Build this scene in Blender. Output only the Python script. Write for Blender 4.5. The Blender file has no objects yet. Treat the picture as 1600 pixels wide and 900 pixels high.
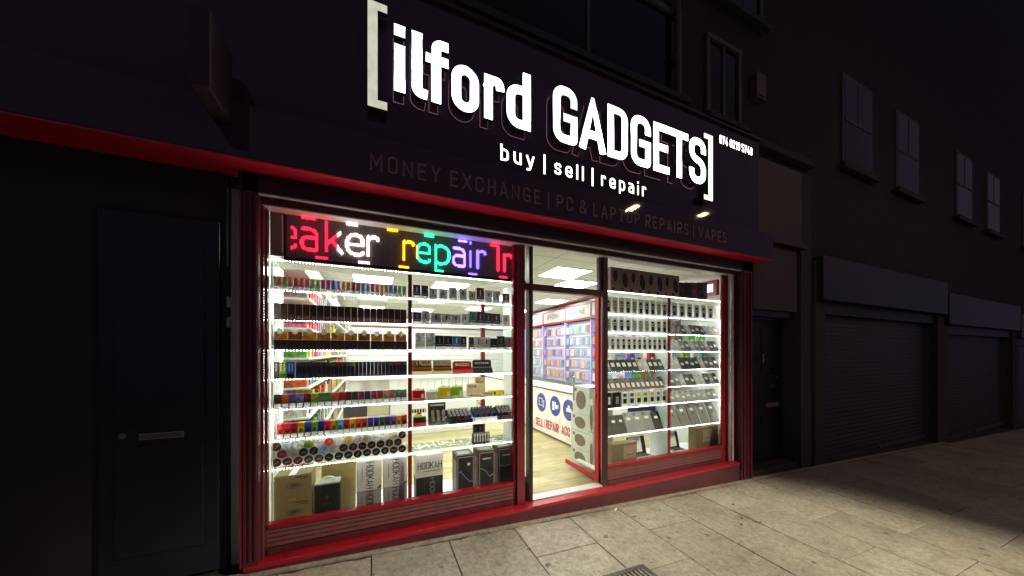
import bpy, bmesh, math, random
from math import sin, cos, atan, radians, pi
from mathutils import Vector, Matrix
random.seed(7)
S = bpy.context.scene
COL = S.collection

# ------------------------------------------------------------------ camera, world, exposure
F = 505.2; TH = atan(220/F); c, s = cos(TH), sin(TH); D = 2.9; H = 1.6; HY = 551
cam = bpy.data.cameras.new('camera'); cam_o = bpy.data.objects.new('camera', cam); COL.objects.link(cam_o)
cam.sensor_width = 36; cam.lens = F/1600*36; cam.shift_y = (HY-450)/1600; cam.clip_start = .05; cam.clip_end = 500
cam_o.location = (0, -D, H); cam_o.rotation_euler = (pi/2, 0, -TH)
S.camera = cam_o
S.render.resolution_x = 1024; S.render.resolution_y = 576
w = bpy.data.worlds.new('World'); S.world = w; w.use_nodes = True
bg = w.node_tree.nodes['Background']; bg.inputs[0].default_value = (.60, .44, .74, 1); bg.inputs[1].default_value = .072
S.view_settings.view_transform = 'Standard'; S.view_settings.look = 'None'
S.view_settings.exposure = .6; S.view_settings.gamma = 1
S.render.engine = 'CYCLES'
S.cycles.use_denoising = True; S.cycles.max_bounces = 8; S.cycles.diffuse_bounces = 4
S.cycles.glossy_bounces = 4; S.cycles.transparent_max_bounces = 24; S.cycles.sample_clamp_indirect = 6
S.cycles.caustics_reflective = False; S.cycles.caustics_refractive = False
PANEL_E = 19.0; LED_E = 50.0; LETTER_E = 6.0; LAMP_W = 7500

# ------------------------------------------------------------------ measuring: a photo pixel on a real plane
def at(px, py, Y=0.0):
    u = (px-800)/F; d = D+Y; den = c-u*s
    return d*(u*c+s)/den, H+(HY-py)/F*d/den
def ax(px, Y=0.0): return at(px, 0, Y)[0]
def az(px, py, Y=0.0): return at(px, py, Y)[1]
def zm(p, q, Y): return (az(*p, Y)+az(*q, Y))/2
def gz(X, Y): return .0395-.0377*X+.03*Y

# ------------------------------------------------------------------ materials
def lin(h):
    h = h.lstrip('#'); v = [int(h[i:i+2], 16)/255 for i in (0, 2, 4)]
    return tuple((x/12.92 if x <= .04045 else ((x+.055)/1.055)**2.4) for x in v)
MC = {}
def mat(name, col, rough=.5, metal=0, spec=.5, noise=0, scale=20, bump=0, stretch=(1, 1, 1)):
    if name in MC: return MC[name]
    if isinstance(col, str): col = lin(col)
    m = bpy.data.materials.new(name); m.use_nodes = True; nt = m.node_tree; b = nt.nodes['Principled BSDF']
    b.inputs['Base Color'].default_value = (*col, 1); b.inputs['Roughness'].default_value = rough
    b.inputs['Metallic'].default_value = metal; b.inputs['Specular IOR Level'].default_value = spec
    if noise or bump:
        tc = nt.nodes.new('ShaderNodeTexCoord'); mp = nt.nodes.new('ShaderNodeMapping'); mp.inputs['Scale'].default_value = stretch
        n = nt.nodes.new('ShaderNodeTexNoise'); n.inputs['Scale'].default_value = scale; n.inputs['Detail'].default_value = 6
        nt.links.new(tc.outputs['Object'], mp.inputs[0]); nt.links.new(mp.outputs[0], n.inputs['Vector'])
        if noise:
            r = nt.nodes.new('ShaderNodeMapRange'); r.inputs[1].default_value = .3; r.inputs[2].default_value = .7
            r.inputs[3].default_value = 1-noise; r.inputs[4].default_value = 1+noise*.6
            x = nt.nodes.new('ShaderNodeMix'); x.data_type = 'RGBA'; x.blend_type = 'MULTIPLY'; x.inputs[0].default_value = 1
            nt.links.new(n.outputs['Fac'], r.inputs[0]); x.inputs[6].default_value = (*col, 1)
            nt.links.new(r.outputs[0], x.inputs[7]); nt.links.new(x.outputs[2], b.inputs['Base Color'])
            r2 = nt.nodes.new('ShaderNodeMapRange'); r2.inputs[3].default_value = max(.03, rough-.1); r2.inputs[4].default_value = min(1, rough+.12)
            nt.links.new(n.outputs['Fac'], r2.inputs[0]); nt.links.new(r2.outputs[0], b.inputs['Roughness'])
        if bump:
            bp = nt.nodes.new('ShaderNodeBump'); bp.inputs['Strength'].default_value = bump; bp.inputs['Distance'].default_value = .004
            nt.links.new(n.outputs['Fac'], bp.inputs['Height']); nt.links.new(bp.outputs[0], b.inputs['Normal'])
    MC[name] = m; return m
def emit(name, col, strength):
    if name in MC: return MC[name]
    if isinstance(col, str): col = lin(col)
    m = bpy.data.materials.new(name); m.use_nodes = True; nt = m.node_tree; nt.nodes.clear()
    e = nt.nodes.new('ShaderNodeEmission'); o = nt.nodes.new('ShaderNodeOutputMaterial')
    e.inputs[0].default_value = (*col, 1); e.inputs[1].default_value = strength
    nt.links.new(e.outputs[0], o.inputs[0]); MC[name] = m; return m
def glassmat(name, tint=(1, 1, 1), refl=1.0):
    m = bpy.data.materials.new(name); m.use_nodes = True; nt = m.node_tree; nt.nodes.clear()
    o = nt.nodes.new('ShaderNodeOutputMaterial'); t = nt.nodes.new('ShaderNodeBsdfTransparent'); g = nt.nodes.new('ShaderNodeBsdfGlossy')
    g.inputs['Roughness'].default_value = .01; t.inputs[0].default_value = (*tint, 1)
    f = nt.nodes.new('ShaderNodeLayerWeight'); f.inputs[0].default_value = .5
    pw = nt.nodes.new('ShaderNodeMath'); pw.operation = 'POWER'; pw.inputs[1].default_value = 5; nt.links.new(f.outputs['Facing'], pw.inputs[0])
    mu = nt.nodes.new('ShaderNodeMath'); mu.operation = 'MULTIPLY_ADD'; mu.inputs[1].default_value = .9*refl; mu.inputs[2].default_value = .035*refl
    x = nt.nodes.new('ShaderNodeMixShader'); nt.links.new(pw.outputs[0], mu.inputs[0]); nt.links.new(mu.outputs[0], x.inputs[0])
    nt.links.new(t.outputs[0], x.inputs[1]); nt.links.new(g.outputs[0], x.inputs[2]); nt.links.new(x.outputs[0], o.inputs[0])
    MC[name] = m; return m
def objcol(name, rough=.4, art=0):
    """painted / printed with the object's own colour"""
    m = bpy.data.materials.new(name); m.use_nodes = True; nt = m.node_tree; b = nt.nodes['Principled BSDF']
    b.inputs['Specular IOR Level'].default_value = .22
    oi = nt.nodes.new('ShaderNodeObjectInfo'); b.inputs['Roughness'].default_value = rough
    if art:
        tc = nt.nodes.new('ShaderNodeTexCoord'); ad = nt.nodes.new('ShaderNodeVectorMath'); ad.operation = 'ADD'
        n = nt.nodes.new('ShaderNodeTexNoise'); n.inputs['Scale'].default_value = art; n.inputs['Detail'].default_value = 3
        nt.links.new(tc.outputs['Object'], ad.inputs[0]); nt.links.new(oi.outputs['Random'], ad.inputs[1])
        nt.links.new(ad.outputs[0], n.inputs['Vector'])
        r = nt.nodes.new('ShaderNodeMapRange'); r.inputs[1].default_value = .42; r.inputs[2].default_value = .6; r.inputs[3].default_value = .68; r.inputs[4].default_value = 1.22
        nt.links.new(n.outputs['Fac'], r.inputs[0])
        x = nt.nodes.new('ShaderNodeMix'); x.data_type = 'RGBA'; x.blend_type = 'MULTIPLY'; x.inputs[0].default_value = 1
        nt.links.new(oi.outputs['Color'], x.inputs[6]); nt.links.new(r.outputs[0], x.inputs[7]); nt.links.new(x.outputs[2], b.inputs['Base Color'])
    else: nt.links.new(oi.outputs['Color'], b.inputs['Base Color'])
    MC[name] = m; return m
glassmat('window_glass', (.97, 1, .98), .55); glassmat('shelf_glass', (.93, .99, .96), 1.0); glassmat('acrylic', (.93, .96, .95), .8)
objcol('card', .45); objcol('printed_card', .45, 28); objcol('plain_paint', .45)
RED = mat('red_paint', (.26, .006, .016), .32, noise=.25, scale=9, bump=.15)
REDB = mat('red_sill_paint', (.33, .008, .020), .30, noise=.22, scale=7, bump=.2)
MAROON = mat('maroon_paint', (.085, .014, .022), .38, noise=.25, scale=8, bump=.15)
BROWN = mat('red_brown_slats', (.17, .062, .062), .42, noise=.2, scale=10)
DARKF = mat('dark_frame', (.035, .012, .016), .35)
FASCIA = mat('gloss_black_panel', (.046, .026, .046), .03, spec=.5)
SHUT = mat('black_shutter_box', (.014, .012, .017), .45)
ALU = mat('aluminium_strip', (.55, .50, .50), .35, noise=.2, scale=14)
WHITE = mat('white_laminate', (.78, .80, .76), .4)
BLACK = mat('black_plastic', (.010, .010, .013), .4, spec=.2)
DGREY = mat('dark_grey_plastic', (.06, .06, .065), .4)
PAPER = mat('white_paper', (.8, .8, .78), .6)
KRAFT = mat('kraft_card', (.24, .165, .07), .7, noise=.12, scale=30)
WOOD = mat('plywood_board', (.62, .44, .17), .55, noise=.18, scale=6, stretch=(1, 1, 5))
STEEL = mat('steel', (.55, .55, .56), .25, metal=1)

# ------------------------------------------------------------------ mesh helpers
class MB:
    def __init__(s_): s_.v = []; s_.f = []
    def add(s_, vs, fs):
        n = len(s_.v); s_.v += [tuple(p) for p in vs]; s_.f += [tuple(i+n for i in f) for f in fs]; return s_
    def box(s_, x0, x1, y0, y1, z0, z1):
        return s_.add([(x0, y0, z0), (x1, y0, z0), (x1, y1, z0), (x0, y1, z0), (x0, y0, z1), (x1, y0, z1), (x1, y1, z1), (x0, y1, z1)],
                      [(0, 3, 2, 1), (4, 5, 6, 7), (0, 1, 5, 4), (1, 2, 6, 5), (2, 3, 7, 6), (3, 0, 4, 7)])
    def prism(s_, poly, y0, y1):   # poly in XZ, counter-clockwise seen from -Y
        n = len(poly)
        return s_.add([(x, y0, z) for x, z in poly]+[(x, y1, z) for x, z in poly],
                      [tuple(range(n)), tuple(range(2*n-1, n-1, -1))]+[(i, n+i, n+(i+1) % n, (i+1) % n)[::-1][::-1] for i in range(n)])
    def tube(s_, p, q, r, n=12):
        p = Vector(p); q = Vector(q); d = (q-p).normalized(); a = d.orthogonal().normalized(); b = d.cross(a)
        vs = [p+r*(cos(2*pi*i/n)*a+sin(2*pi*i/n)*b) for i in range(n)]; vs += [v+(q-p) for v in vs]
        return s_.add(vs, [tuple(range(n-1, -1, -1)), tuple(range(n, 2*n))]+[(i, (i+1) % n, n+(i+1) % n, n+i) for i in range(n)])
    def build(s_, name, m, parent=None, bevel=0, smooth=False, loc=None):
        me = bpy.data.meshes.new(name); me.from_pydata(s_.v, [], s_.f); me.update()
        bm = bmesh.new(); bm.from_mesh(me); bmesh.ops.recalc_face_normals(bm, faces=bm.faces); bm.to_mesh(me); bm.free()
        if m: me.materials.append(m)
        if smooth:
            for p in me.polygons: p.use_smooth = True
        o = bpy.data.objects.new(name, me); COL.objects.link(o)
        if parent: o.parent = parent
        if loc: o.location = loc
        if bevel:
            b = o.modifiers.new('bevel', 'BEVEL'); b.width = bevel; b.segments = 2; b.limit_method = 'ANGLE'
        return o
def B(name, m, x0, x1, y0, y1, z0, z1, parent=None, bevel=0):
    if parent is not None and tuple(parent.location) != (0, 0, 0):
        L = parent.location; x0 -= L.x; x1 -= L.x; y0 -= L.y; y1 -= L.y; z0 -= L.z; z1 -= L.z
    return MB().box(x0, x1, y0, y1, z0, z1).build(name, m, parent, bevel)
def tag(o, label=None, cat=None, group=None, kind=None):
    if label: o['label'] = label
    if label and not 4 <= len(label.split()) <= 16: print('LABEL', len(label.split()), label)
    if cat: o['category'] = cat
    if group: o['group'] = group
    if kind: o['kind'] = kind
    return o
def thing(name, label, cat, loc=(0, 0, 0), group=None):
    o = bpy.data.objects.new(name, None); COL.objects.link(o); o.location = loc; o.empty_display_size = .1
    return tag(o, label, cat, group)
def col(o, h):
    v = lin(h) if isinstance(h, str) else h
    o.color = (*v, 1); return o
def oid(n):
    return {1: 'first', 2: 'second', 3: 'third', 4: 'fourth', 5: 'fifth', 6: 'sixth', 7: 'seventh', 8: 'eighth', 9: 'ninth', 10: 'tenth'}.get(n) or \
        f"{n}{'st' if n % 10 == 1 and n != 11 else 'nd' if n % 10 == 2 and n != 12 else 'rd' if n % 10 == 3 and n != 13 else 'th'}"

# ------------------------------------------------------------------ stroke lettering (rounded-corner DIN-like skeletons)
X_ = .70
R = .42
G = {
 'A': (1.0, [[(0, 0), (.5, 1), (1, 0)], [(.17, .27), (.83, .27)]]),
 'B': (.9, [[(0, 0), (0, 1), (1, 1, R), (1, .53, R), (0, .53)], [(0, .53), (1, .53, R), (1, 0, R), (0, 0)]]),
 'C': (.9, [[(1, .70), (1, 1, R), (0, 1, R), (0, 0, R), (1, 0, R), (1, .30)]]),
 'D': (.9, [[(0, 0), (0, 1), (1, 1, R), (1, 0, R), 'c']]),
 'E': (.8, [[(1, 1), (0, 1), (0, 0), (1, 0)], [(0, .52), (.85, .52)]]),
 'F': (.8, [[(1, 1), (0, 1), (0, 0)], [(0, .52), (.85, .52)]]),
 'G': (.92, [[(1, .77), (1, 1, R), (0, 1, R), (0, 0, R), (1, 0, .12), (1, .45), (.58, .45)]]),
 'H': (.92, [[(0, 0), (0, 1)], [(1, 0), (1, 1)], [(0, .52), (1, .52)]]),
 'I': (.0, [[(0, 0), (0, 1)]]),
 'J': (.6, [[(1, 1), (1, 0, R), (0, 0, R), (0, .2)]]),
 'K': (.92, [[(0, 0), (0, 1)], [(1, 1), (.05, .38)], [(.35, .6), (1, 0)]]),
 'L': (.75, [[(0, 1), (0, 0), (1, 0)]]),
 'M': (1.15, [[(0, 0), (0, 1), (.5, .32), (1, 1), (1, 0)]]),
 'N': (.95, [[(0, 0), (0, 1), (1, 0), (1, 1)]]),
 'O': (.9, [[(0, 0, R), (0, 1, R), (1, 1, R), (1, 0, R), 'c']]),
 'P': (.88, [[(0, 0), (0, 1), (1, 1, R), (1, .44, R), (0, .44)]]),
 'R': (.9, [[(0, 0), (0, 1), (1, 1, R), (1, .46, R), (0, .46)], [(.5, .46), (1, 0)]]),
 'S': (.85, [[(1, .80), (1, 1, R), (0, 1, R), (0, .57, R), (1, .46, R), (1, 0, R), (0, 0, R), (0, .20)]]),
 'T': (.9, [[(0, 1), (1, 1)], [(.5, 1), (.5, 0)]]),
 'U': (.92, [[(0, 1), (0, 0, R), (1, 0, R), (1, 1)]]),
 'V': (1.0, [[(0, 1), (.5, 0), (1, 1)]]),
 'W': (1.4, [[(0, 1), (.25, 0), (.5, .8), (.75, 0), (1, 1)]]),
 'X': (.95, [[(0, 0), (1, 1)], [(0, 1), (1, 0)]]),
 'Y': (.95, [[(0, 1), (.5, .45), (1, 1)], [(.5, .45), (.5, 0)]]),
 'Z': (.9, [[(0, 1), (1, 1), (0, 0), (1, 0)]]),
 '&': (1.05, [[(1, 0), (.15, .75, .15), (.15, 1, .25), (.7, 1, .25), (.7, .72, .2), (0, .42, .3), (0, 0, R), (.8, 0, R), (1, .42)]]),
 '|': (.0, [[(0, -.22), (0, 1.08)]]),
 'i': (.0, [[(0, 0), (0, X_-.045)], [(0, .985), (0, 1)]]),
 'l': (.36, [[(0, 1), (0, 0, .8), (1, 0)]]),
 'L1': (.0, [[(0, 0), (0, 1)]]),
 'f': (.62, [[(1, 1), (.42, 1, .4), (.42, 0)], [(0, X_), (1, X_)]]),
 'o': (.80, [[(0, 0, .5), (0, X_, .5), (1, X_, .5), (1, 0, .5), 'c']]),
 'r': (.52, [[(0, 0), (0, X_)], [(0, X_-.12), (.2, X_, .3), (1, X_, .3), (1, X_-.08)]]),
 'd': (.80, [[(1, 0, .3), (0, 0, .5), (0, X_, .5), (1, X_, .3), 'c'], [(1, 0), (1, 1)]]),
 'b': (.80, [[(0, 0, .3), (0, X_, .3), (1, X_, .5), (1, 0, .5), 'c'], [(0, 0), (0, 1)]]),
 'u': (.80, [[(0, X_), (0, 0, .5), (1, 0, .3), (1, .3)], [(1, 0), (1, X_)]]),
 'y': (.85, [[(0, X_), (.52, 0)], [(1, X_), (.42, -.26, .2), (.05, -.26)]]),
 's': (.74, [[(1, X_-.1), (1, X_, .4), (0, X_, .4), (0, .40, .4), (1, .31, .4), (1, 0, .4), (0, 0, .4), (0, .1)]]),
 'e': (.80, [[(0, .34), (1, .34), (1, X_, .5), (0, X_, .5), (0, 0, .5), (1, 0, .4), (1, .1)]]),
 'p': (.80, [[(0, 0, .3), (0, X_, .3), (1, X_, .5), (1, 0, .5), 'c'], [(0, X_), (0, -.27)]]),
 'a': (.76, [[(.06, X_), (1, X_, .45), (1, 0)], [(1, .41), (0, .41, .35), (0, 0, .35), (1, 0)]]),
 'k': (.8, [[(0, 0), (0, 1)], [(.9, X_), (.05, .27)], [(.35, .42), (1, 0)]]),
 'n': (.8, [[(0, 0), (0, X_, .05), (1, X_, .5), (1, 0)]]),
 '0': (.8, [[(0, 0, .5), (0, 1, .5), (1, 1, .5), (1, 0, .5), 'c']]),
 '1': (.4, [[(0, .78), (1, 1), (1, 0)]]),
 '2': (.8, [[(0, .75), (0, 1, .5), (1, 1, .5), (1, .62, .3), (0, 0), (1, 0)]]),
 '3': (.8, [[(0, .8), (0, 1, .5), (1, 1, .5), (1, .53, .4), (.4, .53)], [(.4, .53), (1, .53, .4), (1, 0, .5), (0, 0, .5), (0, .2)]]),
 '4': (.85, [[(.55, 1), (0, .24), (1, .24)], [(.75, .5), (.75, 0)]]),
 '5': (.8, [[(.95, 1), (0, 1), (0, .58), (1, .58, .5), (1, 0, .5), (0, 0, .5), (0, .15)]]),
 '7': (.8, [[(0, .85), (0, 1), (1, 1), (.3, 0)]]),
 '8': (.8, [[(0, .53, .4), (0, 1, .5), (1, 1, .5), (1, .53, .4), 'c'], [(0, .53, .4), (0, 0, .5), (1, 0, .5), (1, .53, .4), 'c']]),
}
def expand(stroke, sx, sy, rw):
    closed = stroke[-1] == 'c'; pts = [p for p in stroke if p != 'c']
    P = [(Vector((p[0]*sx, p[1]*sy)), (p[2]*rw if len(p) > 2 else 0)) for p in pts]; n = len(P); out = []
    for i, (p, r) in enumerate(P):
        if r and (closed or 0 < i < n-1):
            a = P[i-1][0]; b = P[(i+1) % n][0]; da = (a-p); db = (b-p)
            r = min(r, da.length*.5 if (closed or i-1 > 0) else da.length, db.length*.5 if (closed or i+1 < n-1) else db.length)
            A = p+da.normalized()*r; Bq = p+db.normalized()*r
            for k in range(7):
                t = k/6; th = t*pi/2   # quarter-ellipse through A, B
                out.append(p+(A-p)*(1-sin(th))+(Bq-p)*(1-cos(th)))
        else: out.append(p)
    return out, closed
def clip(poly, y, keep_above):
    o = []
    for i in range(len(poly)):
        a = poly[i]; b = poly[(i+1) % len(poly)]; ia = (a[1] >= y) == keep_above; ib = (b[1] >= y) == keep_above
        if ia: o.append(a)
        if ia != ib:
            t = (y-a[1])/(b[1]-a[1]); o.append((a[0]+(b[0]-a[0])*t, y))
    return o
def ribbon(pts, closed, wd):
    q = []
    for p in pts:
        if not q or (p-q[-1]).length > 1e-6: q.append(p)
    if closed and (q[0]-q[-1]).length < 1e-6: q.pop()
    n = len(q); h = wd/2
    if not closed:
        q[0] = q[0]+(q[0]-q[1]).normalized()*h; q[-1] = q[-1]+(q[-1]-q[-2]).normalized()*h
    L, Rr = [], []
    for i in range(n):
        a = q[i-1] if (closed or i) else None; b = q[(i+1) % n] if (closed or i < n-1) else None
        d1 = (q[i]-a).normalized() if a is not None else (b-q[i]).normalized(); d2 = (b-q[i]).normalized() if b is not None else d1
        nn = Vector((-(d1+d2).y, (d1+d2).x)); nn = nn.normalized() if nn.length > 1e-5 else Vector((-d1.y, d1.x))
        k = min(2.6, 1/max(.3, nn.dot(Vector((-d1.y, d1.x)))))
        L.append(q[i]+nn*h*k); Rr.append(q[i]-nn*h*k)
    m = n if closed else n-1
    return [[tuple(L[i]), tuple(Rr[i]), tuple(Rr[(i+1) % n]), tuple(L[(i+1) % n])] for i in range(m)]
def layout(text, W, hgt, wd, gap, narrow=1.0):
    """-> list of (char, x0, sx): glyph skeletons spread over total outer width W"""
    sy = hgt-wd; gl = []
    for ch in text: gl.append(None if ch == ' ' else (G['L1'] if (ch == 'l' and narrow < 0) else G[ch])[0])
    def total(k):
        x = 0; out = []
        for ch, g in zip(text, gl):
            if g is None: x += .42*sy*k; continue
            out.append((ch, x, max(g*sy*.62*k, 0))); x += max(g*sy*.62*k, 0)+wd+gap*sy*k
        return x-gap*sy*k, out
    lo, hi = .05, 6
    for _ in range(40):
        k = (lo+hi)/2
        if total(k)[0] < W: lo = k
        else: hi = k
    return total(lo)[1], sy
def lettering(text, x0, x1, z0, hgt, wd, yf, yb, m, parent, gap=.22, name='letter', straight=False, mats=None, vert=False, bevel=0):
    """glyphs on a plane facing -Y between x0 and x1, baseline z0; one mesh per glyph"""
    lay, sy = layout(text, x1-x0, hgt, wd, gap, -1 if straight else 1); out = []
    for j, (ch, x, sx) in enumerate(lay):
        g = G['L1'] if (ch == 'l' and straight) else G[ch]; mb = MB(); q = 0
        for st in g[1]:
            pts, cl = expand(st, sx, sy, max(sx, .3*sy))
            lo = min(p[1] for p in st if p != 'c')*sy; hi = max(p[1] for p in st if p != 'c')*sy
            for poly in ribbon(pts, cl, wd):
                poly = clip(clip(poly, lo-wd/2, True), hi+wd/2, False)
                if len(poly) < 3: continue
                poly = [(px+x+wd/2, pz+wd/2) for px, pz in poly]
                e = .00012*(q % 14); q += 1
                if vert: poly = [(pz, -px) for px, pz in poly]     # reads top to bottom
                X0 = x0
                mb.prism([(X0+px, z0+pz) for px, pz in poly], yf-e, yb)
        o = mb.build(name, mats[j] if mats else m, None)
        if parent: o.parent = parent; o.matrix_parent_inverse = Matrix.Translation(parent.location).inverted()
        out.append(o)
    return out


# ================================================================== SETTING
def pave_mat():
    m = bpy.data.materials.new('paving_stone'); m.use_nodes = True; nt = m.node_tree; b = nt.nodes['Principled BSDF']
    N = nt.nodes.new; L = nt.links.new
    tc = N('ShaderNodeTexCoord'); geo = N('ShaderNodeNewGeometry')
    def noise(sc, det=6, rough=.6, st=None):
        n = N('ShaderNodeTexNoise'); n.inputs['Scale'].default_value = sc; n.inputs['Detail'].default_value = det; n.inputs['Roughness'].default_value = rough
        L(tc.outputs['Object'], n.inputs['Vector']); return n
    def mr(src, a, b_, c_, d_):
        r = N('ShaderNodeMapRange'); r.inputs[1].default_value = a; r.inputs[2].default_value = b_; r.inputs[3].default_value = c_; r.inputs[4].default_value = d_
        L(src, r.inputs[0]); return r.outputs[0]
    def mul(a, b_):
        x = N('ShaderNodeMath'); x.operation = 'MULTIPLY'
        L(a, x.inputs[0]); L(b_, x.inputs[1]); return x.outputs[0]
    big = mr(noise(2.2, 5).outputs['Fac'], .3, .7, .80, 1.12)
    med = mr(noise(24, 8, .72).outputs['Fac'], .36, .60, .68, 1.12)
    fine = mr(noise(160, 3, .7).outputs['Fac'], .3, .7, .75, 1.25)
    isl = mr(geo.outputs['Random Per Island'], 0, 1, .86, 1.10)
    v = N('ShaderNodeTexVoronoi'); v.inputs['Scale'].default_value = 5.5; v.inputs['Randomness'].default_value = 1
    wn = noise(9, 2); mixv = N('ShaderNodeVectorMath'); mixv.operation = 'MULTIPLY_ADD'; mixv.inputs[1].default_value = (.07, .07, .07)
    L(wn.outputs['Color'], mixv.inputs[0]); L(tc.outputs['Object'], mixv.inputs[2]); L(mixv.outputs[0], v.inputs['Vector'])
    gum = mr(v.outputs['Distance'], .09, .15, .35, 1)
    sel = N('ShaderNodeMath'); sel.operation = 'GREATER_THAN'; sep = N('ShaderNodeSeparateColor'); L(v.outputs['Color'], sep.inputs[0]); L(sep.outputs[0], sel.inputs[0]); sel.inputs[1].default_value = .60
    g2 = N('ShaderNodeMix'); g2.data_type = 'FLOAT'; L(sel.outputs[0], g2.inputs[0]); g2.inputs[2].default_value = 1; L(gum, g2.inputs[3])
    v2 = N('ShaderNodeTexVoronoi'); v2.inputs['Scale'].default_value = 26; L(tc.outputs['Object'], v2.inputs['Vector'])
    gs = mr(v2.outputs['Distance'], .10, .22, .6, 1)
    st = noise(3.1, 4, .7); stn = mr(st.outputs['Fac'], .57, .68, 1, .74)
    tot = mul(mul(mul(mul(mul(mul(big, med), fine), isl), g2.outputs[0]), gs), stn)
    cr = N('ShaderNodeMix'); cr.data_type = 'RGBA'; cr.inputs[6].default_value = (.34, .305, .235, 1); cr.inputs[7].default_value = (.31, .305, .25, 1)
    L(noise(1.3, 3).outputs['Fac'], cr.inputs[0])
    x = N('ShaderNodeMix'); x.data_type = 'RGBA'; x.blend_type = 'MULTIPLY'; x.inputs[0].default_value = 1
    L(cr.outputs[2], x.inputs[6]); L(tot, x.inputs[7]); L(x.outputs[2], b.inputs['Base Color'])
    L(mr(noise(30, 4).outputs['Fac'], .3, .7, .5, .75), b.inputs['Roughness'])
    bp = N('ShaderNodeBump'); bp.inputs['Strength'].default_value = .5; bp.inputs['Distance'].default_value = .003
    L(noise(90, 8, .75).outputs['Fac'], bp.inputs['Height']); L(bp.outputs[0], b.inputs['Normal'])
    MC['pave'] = m; return m
PAVE = pave_mat()
MORTAR = mat('mortar', (.045, .038, .030), .9, noise=.3, scale=25, bump=.4)
ASPH = mat('asphalt', (.045, .045, .048), .85, noise=.3, scale=60, bump=.5)

def sheet(name, x0, x1, y0, y1, dz, m, nx=1, ny=1):
    mb = MB(); vs = []; fs = []
    for j in range(ny+1):
        for i in range(nx+1):
            X = x0+(x1-x0)*i/nx; Y = y0+(y1-y0)*j/ny; vs.append((X, Y, gz(X, Y)+dz))
    for j in range(ny):
        for i in range(nx):
            a = j*(nx+1)+i; fs.append((a, a+1, a+nx+2, a+nx+1))
    return tag(mb.add(vs, fs).build(name, m), kind='structure')
sheet('ground', -60, 90, -60, 1.2, -.30, MORTAR)
sheet('road', -60, 90, -13, -3.66, -.135, ASPH)
mb = MB()
for k in range(-8, 76):
    X0, X1 = .6*k+.0038, .6*k+.5962; Y = -.175; stops = [-.622-.9*i for i in range(4)] if k % 2 == 0 else [-1.048-.9*i for i in range(3)]
    for yb in stops+[-3.5]:
        y1 = Y-.0035; y0 = yb+.0035
        if y1-y0 < .05: continue
        j = [random.uniform(-.0022, .0022) for _ in range(4)]; g = random.uniform(-.0018, .0018)
        P = [(X0, y0), (X1, y0), (X1, y1), (X0, y1)]
        if Y == -.175:
            n = 7; top = [(X1-(X1-X0)*i/n, y1-abs(random.gauss(0, .009))) for i in range(n+1)]; P = [(X0, y0), (X1, y0)]+top
        e = .0035
        cx = (X0+X1)/2; cy = (y0+y1)/2
        ins = [(x+(e if x < cx else -e), y+(e if y < cy else -e)) for x, y in P]; n = len(P)
        zz = lambda x, y: gz(x, y)+g+j[0]*(x-cx)*1.5+j[1]*(y-cy)*1.5
        vs = [(x, y, zz(x, y)) for x, y in ins]+[(x, y, zz(x, y)-.003) for x, y in P]+[(x, y, zz(x, y)-.05) for x, y in P]
        mb.add(vs, [tuple(range(n))]+[(i, n+i, n+(i+1) % n, (i+1) % n) for i in range(n)]+[(n+i, 2*n+i, 2*n+(i+1) % n, n+(i+1) % n) for i in range(n)])
        Y = yb
tag(mb.build('pavement', PAVE), kind='structure')
sheet('mortar_bed', -10, 60, -3.5, 1.0, -.014, MORTAR)
# mortar fillet between the sill and the slabs, with a broken front edge
mb = MB(); n = 460; vs = []; yy = -.160
for i in range(n+1):
    X = -2.0+i*.03; yy += random.gauss(0, .004); yy = min(-.150, max(-.170, yy)); vs += [(X, -.10, gz(X, -.1)+.004), (X, yy, gz(X, yy)+.002), (X, yy, gz(X, yy)-.03)]
mb.add(vs, [(3*i, 3*i+1, 3*i+4, 3*i+3) for i in range(n)]+[(3*i+1, 3*i+2, 3*i+5, 3*i+4) for i in range(n)])
tag(mb.build('path_edge', PAVE), kind='structure')
mb = MB()
for k in range(-12, 60):
    X0, X1 = .9*k+.003, .9*k+.897
    for (ya, yb) in ((-3.65, -3.506),):
        z = [gz(X0, ya), gz(X1, ya), gz(X1, yb), gz(X0, yb)]
        P = [(X0, ya), (X1, ya), (X1, yb), (X0, yb)]
        mb.add([(P[i][0], P[i][1], z[i]) for i in range(4)]+[(P[i][0], P[i][1], z[i]-.16) for i in range(4)], [(0, 1, 2, 3), (0, 4, 5, 1), (1, 5, 6, 2), (3, 7, 4, 0)])
tag(mb.build('kerb', PAVE), kind='structure')

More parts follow.
